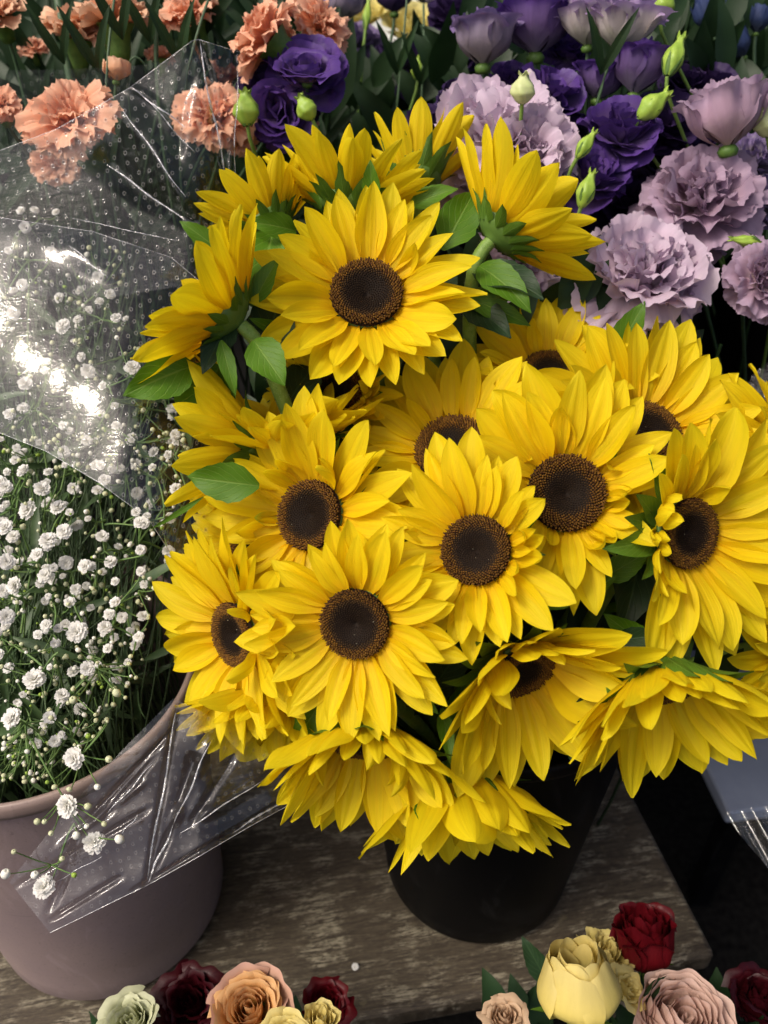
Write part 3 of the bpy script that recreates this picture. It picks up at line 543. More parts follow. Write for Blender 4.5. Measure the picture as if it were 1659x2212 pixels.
def rose(name, cx, cy, z, axis, rpx, mat, label, cat, tg, group=None, hr=1.5, layers=9, opn=.35, lip=.3, ruf=.03, tight=.18, outer=None, serr=0, sep=True, seed=0, closed=-.25):
    r = random.Random(int(cx * 3 + cy + seed)); M = frame(at(cx, cy, z), cdir(*axis)); R = px(rpx, z); H = R * hr; R = R / (1 + max(0, opn) * .95 + lip * .5) if name == 'rose' else R / (1 + max(0, opn) * .4)
    M.translation = M.translation - M.col[2].xyz * H * .5; t = thing(name, label, cat, M, group)
    for i in range(layers):
        f = i / (layers - 1); ring = 3 if f < .35 else (4 if f < .8 else 5); base = r.uniform(0, 360)
        Ri = R * (tight + (1 - tight) * f ** .85); o = closed + (opn - closed) * f; Ai = rad(72 if ring == 3 else 60 if ring == 4 else 52)
        if f < .2: ring = 2; Ai = rad(110)
        for j in range(ring):
            P = shell(Ri * r.uniform(.94, 1.06), H * (1 - .10 * f) * r.uniform(.94, 1.05) * (.92 if f < .2 else 1), Ai, o + r.uniform(-.06, .06), lip * f * f * r.uniform(.3, 1.3), ruf * (1 + f), r.randrange(9999), serr=serr)
            th = base + j * 360 / ring + r.uniform(-9, 9)
            ob('petal', grid('rose_petal', P, (outer if outer and f > .98 else mat)), t, Matrix.Rotation(rad(th), 4, 'Z') @ Matrix.Rotation(rad(r.uniform(-4, 4)), 4, 'X'))
    V, F = lathe([(.08 * R, -.30 * R), (.26 * R, -.25 * R), (.32 * R, -.08 * R), (.24 * R, .05 * R), (.13 * R, .09 * R)], 14); ob('hip', mesh('hip', V, F, M_CALYX), t)
    if sep:
        for j in range(5):
            me = grid('sepal', leaf_geo(R * 1.1, R * .36, .4, .3, 8, 5, 0, .2), M_BLEAF); ob('sepal', me, t, Matrix.Rotation(rad(j * 72 + 20), 4, 'Z') @ Matrix.Translation((0, R * .2, -R * .02)) @ Matrix.Rotation(rad(r.uniform(10, 70)), 4, 'X'))
    stemto(t, M, R * .25, tg); return t
def bud(cx, cy, z, axis, lpx, rpx, label, tg, mat=M_BUD):
    M = frame(at(cx, cy, z), cdir(*axis)); L = px(lpx, z); R = px(rpx, z); M.translation = M.translation - M.col[2].xyz * L * .5
    t = thing('flower_bud', label, 'bud', M, 'green lisianthus buds'); r = random.Random(int(cx + cy)); m, n = 16, 25
    s = np.linspace(0, 1, m)[:, None]; th = np.linspace(0, 2 * math.pi, n)[None]
    pr = np.interp(s, [0, .08, .35, .6, .8, .93, 1], [.22, .55, 1.0, .86, .46, .34, .5]) * R
    rr = pr * (1 + .09 * np.cos(5 * (th + s * 1.4)) * sm(s, .05, .4)) ; zz = L * s + .07 * L * np.cos(5 * (th + 1.4)) * sm(s, .85, 1.0) + L * .02 * r.uniform(-1, 1)
    ob('bud', grid('bud', np.stack([rr * np.cos(th), rr * np.sin(th), zz + 0 * th], -1), mat), t)
    for j in range(5):
        ob('sepal', grid('sepal', leaf_geo(L * .55, R * .5, -.5, .4, 7, 5, 0, .2), M_CALYX), t, Matrix.Rotation(rad(j * 72), 4, 'Z') @ Matrix.Translation((0, R * .3, -R * .05)) @ Matrix.Rotation(rad(52), 4, 'X'))
    stemto(t, M, 0, tg, .0016, M_STEM); return t
def tgt(b, r=.05): return (b.x + random.uniform(-r, r), b.y + random.uniform(-r, r), .2)
LG = 'violet and lilac lisianthus blooms behind the sunflowers'; CG = 'peach carnations behind the cellophane'
# big pale lilac blooms
bloom('lisianthus', 1075, 255, .735, (-.1, .45, .9), 118, M_LIL, 'largest pale lilac ruffled bloom directly behind the upright sunflower', 'lisianthus', tgt(b1), LG)
bloom('lisianthus', 1150, 325, .720, (.25, .15, .95), 112, M_LIL, 'pale lilac frilled bloom just left of two green buds', 'lisianthus', tgt(b1), LG)
bloom('lisianthus', 1000, 350, .76, (-.3, .1, .9), 80, M_LIL, 'pale lilac petals peeking between the two upright sunflowers', 'lisianthus', tgt(b1), LG)
bloom('lisianthus', 1385, 570, .700, (.0, .45, .9), 128, M_LIL, 'wide dusty lilac bloom with a yellow heart above the black gap', 'lisianthus', tgt(b1), LG)
bloom('lisianthus', 1465, 600, .705, (.5, -.1, .9), 84, M_LIL2, 'lower right lobe of frilled lilac petals beside the grey bucket', 'lisianthus', tgt(b1), LG)
bloom('lisianthus', 1530, 408, .730, (.05, .35, .92), 118, M_LIL2, 'round mauve pink bloom below the tall furled mauve one', 'lisianthus', tgt(b2), LG)
bloom('lisianthus', 1110, 590, .760, (-.1, -.3, .9), 90, M_LIL, 'pale lilac bloom half hidden behind the thick sunflower stem', 'lisianthus', tgt(b1), LG)
bloom('lisianthus', 1672, 595, .70, (.2, .1, .95), 78, M_LIL2, 'mauve bloom cut off by the right edge over the black bucket', 'lisianthus', tgt(b2), LG)
rose('lisianthus', 1568, 245, .715, (-.15, .95, .25), 74, M_LIL2, 'tall furled mauve bloom seen from the side at upper right', 'lisianthus', tgt(b2), LG, 1.9, 5, .12, .2, .12, serr=.012, sep=False)
rose('lisianthus', 1045, 80, .785, (0, .93, .35), 60, M_GREYL, 'dusty grey lavender half open bloom at top centre right', 'lisianthus', tgt(b1), LG, 1.85, 6, .1, .3, .08, sep=False)
rose('lisianthus', 1160, 50, .80, (0, .92, .35), 72, M_PUR, 'deep violet cupped bloom beside the dusty lavender one at the top', 'lisianthus', tgt(b1), LG, 1.7, 6, .25, .25, .07, sep=False)
rose('lisianthus', 1268, 45, .78, (-.1, .9, .4), 52, M_CREAM, 'smaller cream white bloom tinged lilac at the top edge', 'lisianthus', tgt(b1), LG, 1.9, 5, .4, .3, .12, sep=False)
rose('lisianthus', 1350, 55, .76, (.1, .9, .4), 64, M_CREAM, 'larger cream lilac bloom on a pale stem at the top edge', 'lisianthus', tgt(b1), LG, 1.6, 6, .4, .3, .12, sep=False)
bloom('lisianthus', 662, 150, .775, (.05, .5, .88), 78, M_PUR, 'open violet bloom with a pale centre right of the cellophane tip', 'lisianthus', tgt(b5), LG, cnt=1.1)
rose('lisianthus', 662, 152, .752, (.02, .6, .8), 50, M_PUR, 'inner violet cup nested in the open violet bloom by the cellophane tip', 'lisianthus', tgt(b5), LG, 1.0, 5, .5, .5, .05, .5, sep=False)
bloom('lisianthus', 592, 205, .80, (-.2, .2, .95), 76, M_PURD, 'dim violet bloom behind the rounded green bud', 'lisianthus', tgt(b5), LG)
bloom('lisianthus', 600, 240, .79, (0, -.2, .95), 62, M_PUR, 'violet bloom between the two round green buds', 'lisianthus', tgt(b5), LG)
bloom('lisianthus', 1192, 198, .775, (.3, .5, .8), 70, M_PUR, 'violet bloom right of the pale pointed bud', 'lisianthus', tgt(b1), LG)
rose('lisianthus', 1298, 170, .785, (.1, .9, .4), 52, M_PUR, 'violet bloom with one pale side petal below the cream blooms', 'lisianthus', tgt(b1), LG, 1.6, 6, .3, .3, .08, sep=False)
rose('lisianthus', 1380, 145, .765, (.12, .96, .3), 52, M_PUR, 'narrow violet goblet shaped bloom beside the tallest green bud', 'lisianthus', tgt(b2), LG, 2.1, 6, .1, .3, .05, sep=False)
bloom('lisianthus', 1345, 275, .745, (.1, .6, .8), 78, M_PUR, 'broad violet bloom in the middle of the violet group', 'lisianthus', tgt(b1), LG)
bloom('lisianthus', 1285, 372, .740, (.2, .5, .85), 70, M_PUR, 'violet bloom behind the two small green buds', 'lisianthus', tgt(b1), LG)
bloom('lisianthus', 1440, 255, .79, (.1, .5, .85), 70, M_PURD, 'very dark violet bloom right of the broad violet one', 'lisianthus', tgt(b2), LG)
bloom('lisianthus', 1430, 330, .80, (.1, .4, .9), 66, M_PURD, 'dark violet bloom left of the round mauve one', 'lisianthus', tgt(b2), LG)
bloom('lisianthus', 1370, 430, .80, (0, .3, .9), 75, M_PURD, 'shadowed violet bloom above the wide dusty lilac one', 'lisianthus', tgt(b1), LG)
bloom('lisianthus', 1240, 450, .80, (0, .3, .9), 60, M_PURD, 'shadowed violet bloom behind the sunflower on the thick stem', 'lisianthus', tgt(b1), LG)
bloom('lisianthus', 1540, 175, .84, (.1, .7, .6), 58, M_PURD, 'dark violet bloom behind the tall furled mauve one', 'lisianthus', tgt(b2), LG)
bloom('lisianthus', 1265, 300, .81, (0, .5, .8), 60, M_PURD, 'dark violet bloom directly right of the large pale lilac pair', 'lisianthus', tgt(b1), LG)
bloom('lisianthus', 1640, 330, .80, (.1, .5, .8), 60, M_GREYL, 'lavender bloom at the right edge beside the mauve pink one', 'lisianthus', tgt(b2), LG)
bloom('lisianthus', 1665, 425, .77, (.1, .3, .9), 50, M_GREYL, 'bluish lavender petals at the right edge under the cream bud', 'lisianthus', tgt(b2), LG)
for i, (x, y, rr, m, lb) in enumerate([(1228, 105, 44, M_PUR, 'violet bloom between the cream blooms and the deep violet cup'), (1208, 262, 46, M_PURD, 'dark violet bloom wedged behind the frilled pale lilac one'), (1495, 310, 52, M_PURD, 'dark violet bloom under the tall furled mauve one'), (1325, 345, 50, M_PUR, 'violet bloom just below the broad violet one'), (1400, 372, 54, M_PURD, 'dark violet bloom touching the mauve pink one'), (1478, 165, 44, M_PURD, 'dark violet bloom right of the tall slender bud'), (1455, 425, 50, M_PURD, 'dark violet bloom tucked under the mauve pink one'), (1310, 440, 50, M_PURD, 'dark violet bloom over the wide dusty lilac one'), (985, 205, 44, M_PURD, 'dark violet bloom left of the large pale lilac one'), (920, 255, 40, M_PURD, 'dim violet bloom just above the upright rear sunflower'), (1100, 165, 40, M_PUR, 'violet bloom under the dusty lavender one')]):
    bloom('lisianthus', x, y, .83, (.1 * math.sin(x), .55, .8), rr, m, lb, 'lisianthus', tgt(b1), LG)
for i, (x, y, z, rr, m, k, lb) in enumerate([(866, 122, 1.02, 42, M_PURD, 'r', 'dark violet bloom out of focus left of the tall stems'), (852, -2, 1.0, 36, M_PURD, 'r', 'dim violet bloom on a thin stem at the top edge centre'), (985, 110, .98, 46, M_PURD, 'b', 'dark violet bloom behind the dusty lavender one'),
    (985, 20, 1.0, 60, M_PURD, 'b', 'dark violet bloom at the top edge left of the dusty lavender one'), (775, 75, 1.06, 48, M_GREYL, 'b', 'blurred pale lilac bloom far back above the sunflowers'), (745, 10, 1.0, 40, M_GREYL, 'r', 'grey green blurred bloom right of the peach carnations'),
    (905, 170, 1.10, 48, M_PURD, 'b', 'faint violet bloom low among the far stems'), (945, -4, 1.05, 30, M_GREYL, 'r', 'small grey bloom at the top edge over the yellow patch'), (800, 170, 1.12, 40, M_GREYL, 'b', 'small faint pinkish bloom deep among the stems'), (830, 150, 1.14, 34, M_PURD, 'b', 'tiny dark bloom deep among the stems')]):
    if k == 'r': rose('lisianthus', x, y, z, (0, .95, .3), rr, m, lb, 'lisianthus', tgt(b5), LG, 1.5, 4, .2, .2, .08, sep=False)
    else: bloom('lisianthus', x, y, z, (0, .6, .8), rr, m, lb, 'lisianthus', tgt(b5), LG)
for x, y, z, ax, l, r_, lb, b, m in [(532, 235, .735, (-.05, 1, .2), 72, 29, 'roundest green bud, left of the violet bloom', b5, M_BUD), (660, 232, .735, (-.5, .8, .3), 56, 23, 'small green bud under the open violet bloom', b5, M_BUD), (1130, 190, .69, (0, .9, .5), 62, 27, 'pale cream green bud on top of the large pale lilac bloom', b1, M_BUDP),
    (1457, 122, .74, (.35, .93, 0), 92, 22, 'tall slender green bud beside the violet goblet', b2, M_BUD), (1413, 226, .73, (.75, .6, .2), 80, 25, 'green bud tilted right over the broad violet bloom', b2, M_BUD), (1266, 312, .70, (.55, .8, .2), 66, 16, 'upper of the two small green buds beside the pale lilac bloom', b1, M_BUD),
    (1268, 408, .70, (.3, .95, .2), 80, 20, 'lower of the two small green buds beside the pale lilac bloom', b1, M_BUD), (1432, 5, .78, (.1, .9, .2), 70, 26, 'green bud cut by the top edge beside the cream blooms', b2, M_BUD), (1655, 262, .72, (-.2, .8, .3), 64, 28, 'cream green bud at the right edge above the mauve pink bloom', b2, M_BUDP), (793, 30, .95, (.1, .95, 0), 70, 9, 'thin green bud among the far stems', b5, M_BUD), (902, 150, .95, (0, .95, 0), 50, 14, 'blurred green bud on a far stem', b5, M_BUD),
    (1610, 520, .71, (-.95, .1, .1), 70, 13, 'green calyx bud pointing left over the black bucket', b2, M_BUD)]:
    bud(x, y, z, ax, l, r_, lb, tgt(b), m)
BG_ = 'blue gentian blooms at the upper right'
for x, y, z, ax, r_, lb in [(1525, 28, .88, (-.4, .85, .2), 26, 'blue gentian leaning left at the top right'), (1592, 92, .88, (-.5, .7, .3), 26, 'blue gentian lowest of the blue ones at top right'), (1590, 15, .9, (0, .9, .3), 22, 'blue gentian at the top edge near the right corner'), (1640, 40, .9, (.1, .9, .3), 22, 'blue gentian nearest the top right corner'), (1645, 225, .88, (-.2, .8, .3), 20, 'small blue gentian at the right edge above the cream bud')]:
    rose('gentian', x, y, z, ax, r_, M_BLUE, lb, 'gentian', tgt(b2), BG_, 2.6, 4, -.1, .0, .03, .3, sep=False)
# carnations
CR = [(165, 48, .80, (.15, .85, .45), 58, M_CARN2, 'peach carnation with a drooping cream petal near the top left'), (245, 12, .79, (0, .9, .4), 62, M_CARN2, 'large cupped peach carnation cut by the top edge'), (145, 240, .735, (-.15, .45, .9), 84, M_CARN, 'fully open salmon carnation half behind the cellophane edge'),
      (-2, 215, .75, (.1, .4, .9), 36, M_CARN, 'salmon carnation cut by the left edge'), (555, 62, .77, (-.75, .5, .35), 66, M_CARN, 'peach carnation in profile tilted left at the top centre'), (600, 95, .80, (.4, -.2, .8), 44, M_CARN, 'lower frilled petals of a peach carnation beside the violet bloom'),
      (700, 35, .80, (.5, .5, .5), 52, M_CARN, 'peach carnation at the top edge right of centre, petals folded down'), (458, 235, .77, (.05, .3, .95), 66, M_CARN, 'amber peach carnation seen through the cellophane fold'), (405, 15, .84, (-.2, .7, .6), 52, M_CARN, 'dim peach carnation behind the long stems at the top'),
      (348, 112, .82, (0, .9, .3), 26, M_CARN, 'small half open salmon carnation above the cellophane tip'), (-10, 8, .80, (0, .5, .8), 44, M_CARN2, 'peach carnation in the top left corner'), (525, 298, .79, (.7, -.4, .5), 32, M_CARN, 'orange peach petals low behind the round green bud'), (660, 268, .81, (0, .5, .8), 22, M_CARN, 'tiny peach bloom under the small green bud'),
      (70, 95, .90, (0, .6, .7), 24, M_CARN, 'dim carnation deep in the leaves at the left'), (120, 350, .80, (0, .4, .9), 42, M_CARN, 'carnation dimmed under the cellophane below the open salmon one'), (480, 150, .9, (0, .5, .8), 30, M_CARN, 'dark peach carnation behind the cellophane tip')]
for x, y, z, ax, r_, m, lb in CR: bloom('carnation', x, y, z, ax, r_, m, lb, 'carnation', tgt(b3, .08), CG)
rose('carnation', 252, 150, .765, (.1, .95, .25), 28, M_CARN2, 'closed cream peach carnation bud in its green cup above the cellophane', 'carnation', tgt(b3), CG, 1.7, 4, -.1, 0, .04, sep=False)
# yellow blooms far behind
for i, (x, y, r_, lb) in enumerate([(892, 58, 52, 'pale yellow bloom far behind at the top edge'), (925, 75, 36, 'smaller yellow bloom right of the other far yellow one'), (790, 30, 40, 'blurred yellow bloom between the far stems')]):
    rose('yellow_rose', x, y, 1.25, (0, .6, .8), r_, M_YBACK, lb, 'rose', (.1, 1.35, .2), 'far yellow blooms', 1.2, 4, .6, .2, .05, sep=False)
pw = at(850, 40, 1.38); pm = grid('paper', np.array([[tuple(at(725 + 230 * j / 7, -40 + 140 * i / 5, 1.38) + Vector((0, .01 * math.sin(j * 2.2), 0))) for j in range(8)] for i in range(6)]), plain('pale_paper', (.62, .64, .60), (.72, .74, .70), 30, .6))
tag(ob('wrapping_paper', pm), 'pale wrapping paper sheet blurred behind the far yellow blooms', 'wrapping paper')
# roses along the bottom
RG = 'mixed roses along the bottom edge'; TL = (-.12, .18, -.3); TR = (.22, .19, -.3)
rose('rose', 540, 2186, .665, (-.05, .72, .7), 88, M_PEACH, 'open peach orange rose with pinkish outer petals at bottom centre left', 'rose', TL, RG, 1.15, 12, .55, .30, .035, .12, M_PINKO)
rose('rose', 285, 2215, .66, (-.1, .75, .65), 62, M_GROSE, 'pale green white rose, lowest left of the bottom roses', 'rose', TL, RG, 1.5, 8, .3, .5, .05)
rose('rose', 415, 2168, .70, (0, .7, .7), 76, M_DRED, 'almost black red rose between the green white and peach ones', 'rose', TL, RG, 1.3, 7, .5, .6, .08)
rose('rose', 705, 2170, .71, (.1, .7, .7), 50, M_RED, 'crimson rose right of the peach orange one', 'rose', TL, RG, 1.3, 7, .5, .6, .08)
rose('rose', 615, 2248, .63, (0, .7, .7), 60, M_YROSE, 'yellow rose cut by the bottom edge under the peach one', 'rose', TL, RG, 1.2, 8, .6, .5, .04)
rose('rose', 690, 2215, .64, (.1, .9, .4), 42, M_YROSE, 'pale yellow rose with two upright pointed petals at the bottom edge', 'rose', TL, RG, 1.9, 5, .4, .2, .06)
rose('rose', 1252, 2128, .620, (-.08, .97, .25), 92, M_YROSE, 'large egg shaped creamy yellow rose at bottom right', 'rose', TR, RG, 2.0, 5, -.34, .0, .012, .55, closed=-.42)
rose('rose', 1305, 2075, .70, (.2, .85, .4), 56, M_YROSE, 'yellow rose with jagged opening petals behind the egg shaped one', 'rose', TR, RG, 1.7, 6, .25, .3, .08, serr=.012)
rose('rose', 1352, 2140, .66, (.5, .6, .5), 46, M_YROSE, 'pale yellow rose petals folding out right of the egg shaped one', 'rose', TR, RG, 1.2, 4, .8, .8, .1)
rose('rose', 1394, 2035, .70, (-.12, .95, .25), 66, M_RED, 'tall dark red rose leaning left behind the yellow ones', 'rose', TR, RG, 2.3, 7, -.05, .25, .05)
rose('rose', 1472, 2215, .65, (.05, .8, .6), 104, M_PINK, 'shell pink many petalled cup rose near the bottom right corner', 'rose', TR, RG, 1.2, 12, .0, .2, .03, .1)
rose('rose', 1090, 2205, .67, (0, .85, .5), 50, M_BEIGE, 'small beige peach rose alone at the bottom edge', 'rose', TR, RG, 1.5, 7, .35, .8, .05)
rose('rose', 1636, 2165, .72, (.1, .8, .5), 66, M_DRED, 'dark red rose in shadow in the bottom right corner', 'rose', TR, RG, 1.5, 7, .2, .5, .05)
rl = thing('rose_leaf_sprig', 'single dark green rose leaf against the front edge of the table', 'leaf', Matrix.Translation(at(1190, 2140, .72)))
put_leaf(rl, at(1185, 2125, .72), at(1130, 2028, .72), px(48, .72), M_LEAFD, droop=.3)
V, F = tube_geo([(0, 0, 0), (0.01, -.02, -.1), (.02, -.06, -.3)], .0015, 6); ob('stem', mesh('stem', V, F, M_STEMD), rl)
rl = thing('rose_leaf_sprig', 'small green rose leaf under the yellow and pink roses', 'leaf', Matrix.Translation(at(1400, 2160, .66)))
put_leaf(rl, at(1385, 2150, .66), at(1455, 2105, .67), px(34, .66), M_LEAFD, droop=.3); V, F = tube_geo([(0, 0, 0), (0.01, -.02, -.1), (.02, -.06, -.3)], .0015, 6); ob('stem', mesh('stem', V, F, M_STEMD), rl)
# ------------------------------------------------------------------ gypsophila
def blossom_mesh(seed):
    r = np.random.default_rng(seed); mb = MB()
    for n, el, L in ((12, 0, 1.0), (11, 22, .94), (10, 42, .80), (8, 62, .62), (5, 78, .45)):
        for i in range(n):
            th = (i + r.uniform(-.2, .2)) / n * 2 * math.pi + el; P = ruffle(int(r.integers(9999)), rad(50), L * r.uniform(.88, 1.08), rad(el + r.uniform(-8, 8)), rad(el - 12), .06, .10, .1, 1.2, 1.0, 4, 5)
            c, s = math.cos(th), math.sin(th); Q = P.reshape(-1, 3); Q = np.stack([Q[:, 0] * c - Q[:, 1] * s, Q[:, 0] * s + Q[:, 1] * c, Q[:, 2]], -1)
            sv, tv = np.meshgrid(np.linspace(0, 1, 4), np.linspace(0, 1, 5), indexing='ij'); mb.add(Q, gfaces(4, 5), np.stack([tv, sv], -1))
    return mesh('blossom', np.concatenate(mb.V), mb.F, M_WHITE, np.concatenate(mb.uv))
BLS = [blossom_mesh(i) for i in range(5)]
def sphere(mat, seed, el=1.15):
    V, F = lathe([(.02, -el), (.55, -.85 * el), (.95, -.25 * el), (.98, .2 * el), (.7, .72 * el), (.3, .95 * el), (.26, .78 * el), (.02, .62 * el)], 9); return mesh('bud', V, F, mat)
BUDS = [sphere(M_GBUD, 0), sphere(M_GWB, 1), sphere(M_BUD, 2)]
HB = [(31, 1265, 23), (7, 1276, 17), (98, 1242, 20), (164, 1273, 14), (151, 1301, 15), (248, 1256, 11), (248, 1301, 14), (14, 1331, 20), (166, 1365, 26), (227, 1355, 18), (233, 1401, 13), (82, 1371, 12), (118, 1390, 11), (189, 1444, 18), (74, 1468, 27), (134, 1502, 18), (26, 1553, 27), (160, 1638, 27), (145, 1742, 29), (203, 1820, 27), (95, 1915, 27),
      (11, 1052, 18), (59, 1102, 24), (90, 1055, 20), (125, 1095, 20), (50, 1016, 17), (11, 1138, 20), (29, 1159, 17), (104, 1166, 22), (138, 1148, 20), (220, 1159, 17), (311, 1130, 14), (80, 1198, 17), (143, 1216, 18), (183, 1223, 17), (238, 1213, 16), (14, 1213, 20), (211, 1059, 14), (159, 1055, 15), (104, 1019, 12), (190, 1120, 9), (304, 1188, 13), (304, 1234, 12),
      (54, 491, 14), (111, 545, 15), (48, 615, 15), (18, 541, 10), (238, 635, 14), (251, 686, 13), (127, 643, 13), (136, 704, 20), (215, 651, 12), (168, 690, 12), (190, 801, 18), (54, 828, 18), (21, 894, 15), (138, 976, 15), (286, 794, 20), (136, 919, 11), (379, 1055, 15), (415, 1105, 11), (247, 876, 11), (222, 833, 12), (45, 455, 12), (75, 453, 11), (120, 458, 10)]
rg = random.Random(5)
def gz(y): return float(np.interp(y, [440, 700, 1000, 1365, 1650, 1950], [.80, .735, .665, .625, .60, .575]))
def right_lim(y): return float(np.interp(y, [440, 700, 900, 1100, 1300, 1500, 1620, 1700], [250, 300, 400, 400, 330, 290, 170, 90]))
pts = [(x, y, r_ * .92, gz(y) + rg.uniform(-.015, .015), 0) for x, y, r_ in HB]
for i in range(140):
    y = rg.uniform(930, 1620) if i % 6 else rg.uniform(560, 1000); x = rg.uniform(-20, right_lim(y)); pts.append((x, y, rg.uniform(7, 15), gz(y) + rg.uniform(.0, .08), 0))
for i in range(620):
    y = rg.uniform(900, 1690) if i % 5 else rg.uniform(520, 1000); x = rg.uniform(-20, right_lim(y) * 1.02); pts.append((x, y, rg.uniform(3.2, 6.2), gz(y) + rg.uniform(-.01, .08), 1))
pts += [(x, y, r_, .575, 1) for x, y, r_ in [(12, 1888, 11), (75, 1890, 9), (160, 1890, 8), (165, 1805, 9), (258, 1813, 10), (190, 1742, 8), (80, 1775, 7), (187, 1785, 6), (134, 1855, 6), (225, 1780, 6), (110, 1800, 6), (30, 1840, 6), (118, 1700, 6), (252, 1497, 9), (158, 1512, 9), (96, 1775, 6), (235, 1640, 8), (190, 1590, 8), (150, 1705, 6), (210, 1700, 7)]]
cent = [(30, 560, 'far left under the cellophane, near the top'), (200, 640, 'under the middle of the cellophane, right of the brightest glare'), (70, 820, 'under the bright diagonal glare on the cellophane'), (270, 830, 'under the cellophane beside the green sunflower leaves'),
        (30, 1070, 'at the left edge just below the cellophane'), (120, 1090, 'just below the cellophane hem'), (230, 1120, 'below the cellophane hem, nearer the sunflowers'), (370, 1090, 'under the lower cellophane corner beside the sunflowers'), (30, 1250, 'at the left edge half way down'),
        (160, 1300, 'in the middle of the white mass'), (260, 1330, 'in the middle, nearest the leftmost sunflower'), (70, 1440, 'low at the left edge above the bucket'), (190, 1460, 'low and right above the dark gap'), (30, 1580, 'at the left edge over the bucket rim'), (160, 1620, 'over the mauve bucket rim'), (150, 1800, 'hanging down in front of the mauve bucket')]
groups = [[] for _ in cent]
for p in pts:
    d = [math.hypot(p[0] - c[0], p[1] - c[1]) for c in cent]; groups[d.index(min(d))].append(p)
org = Vector((MV[0], MV[1], .16))
for gi, ((cx, cy, lb), gp) in enumerate(zip(cent, groups)):
    if not gp: continue
    last = gi == len(cent) - 1
    top = at(cx, cy, gz(cy) + .02); root = Vector((org.x + rg.uniform(-.06, .06), org.y + rg.uniform(-.06, .06), .16))
    t = thing('gypsophila_spray', 'white gypsophila spray ' + lb, 'gypsophila', Matrix.Translation(root), 'white gypsophila sprays in the mauve bucket')
    hub = Vector((root.x * .45 + top.x * .55, root.y * .45 + top.y * .55, max(.33, top.z - .10)))
    if last: hub = at(70, 1600, .60)
    main = bez([root, root + Vector((0, 0, .14)), hub + Vector((0, .02, -.05)) if not last else at(40, 1560, .61), hub], 14); mb = MB(); loc = lambda p: tuple(Vector(tuple(p)) - root)
    mb.tube([loc(p) for p in main], np.linspace(.0016, .0010, 14), 5)
    big = [q for q in gp if q[4] == 0] or gp[:3]; nodes = [hub]
    for q in big:
        P = at(q[0], q[1], q[3]); back = Vector((rg.uniform(-.006, .006), .006, -.010)); src = min(nodes, key=lambda n_: (n_ - P).length + rg.uniform(0, .02)); mid = src.lerp(P, .55) + Vector((rg.uniform(-.008, .008), rg.uniform(-.004, .008), -.006))
        br = bez([src, src.lerp(mid, .6) + Vector((0, 0, .004)), P + back * 1.6, P], 8); mb.tube([loc(p) for p in br], np.linspace(.0010, .00045, 8), 4); nodes += [mid, Vector(tuple(br[5]))]
        R = px(q[2], q[3]); ax = (cdir(rg.uniform(-.5, .5), rg.uniform(0, .9), .8)); M = frame(Vector(loc(P)), ax) @ Matrix.Scale(R, 4) @ Matrix.Rotation(rg.uniform(0, 6), 4, 'Z')
        ob('blossom', BLS[rg.randrange(5)], t, M)
    nb_ = 0
    for q in gp:
        if q[4] == 0: continue
        P = at(q[0], q[1], q[3]); src = min(nodes, key=lambda n_: (n_ - P).length); br = bez([src, src.lerp(P, .4) + Vector((0, 0, -.003)), P + Vector((0, .003, -.006)), P], 6); mb.tube([loc(p) for p in br], np.linspace(.00065, .00035, 6), 4)
        R = px(q[2], q[3]); k = rg.random(); ob('bud', BUDS[0 if k < .6 else 1 if k < .85 else 2], t, frame(Vector(loc(P)), cdir(rg.uniform(-.8, .8), rg.uniform(-.2, 1), .5)) @ Matrix.Scale(R * (1 if k < .85 else .75), 4)); nb_ += 1
    mb.build('stem', M_GSTEM, t)
# tangle of fine stems and narrow leaves deep in the bucket
mb = MB()
for i in range(420):
    y = rg.uniform(480, 1680); x = rg.uniform(-60, right_lim(y) + 25); P = at(x, y, gz(y) + rg.uniform(.04, .16)); a = Vector((MV[0] + rg.uniform(-.09, .09), MV[1] + rg.uniform(-.09, .09), rg.uniform(.18, .28)))
    mb.tube(bez([a, a + Vector((0, 0, .08)), P.lerp(a, .4) + Vector((rg.uniform(-.03, .03), 0, .02)), P], 7), np.linspace(.0011, .0004, 7), 4)
for i in range(300):
    y = rg.uniform(700, 1680); x = rg.uniform(-60, right_lim(y) + 20); P = at(x, y, gz(y) + rg.uniform(.05, .18)); L = rg.uniform(.03, .07)
    G = leaf_geo(L, L * .13, .6, .3, 6, 3, 0, .4).reshape(-1, 3); Mx = np.array(frame(P, Vector((rg.uniform(-1, 1), rg.uniform(-1, 0), rg.uniform(0, 1)))) @ Matrix.Rotation(rg.uniform(0, 6.3), 4, 'Z')); mb.add(G @ Mx[:3, :3].T + Mx[:3, 3], gfaces(6, 3))
o = mb.build('gypsophila_foliage', M_GDARK); o['kind'] = 'stuff'; tag(o, 'dark tangle of fine stems and narrow leaves inside the gypsophila', 'foliage')
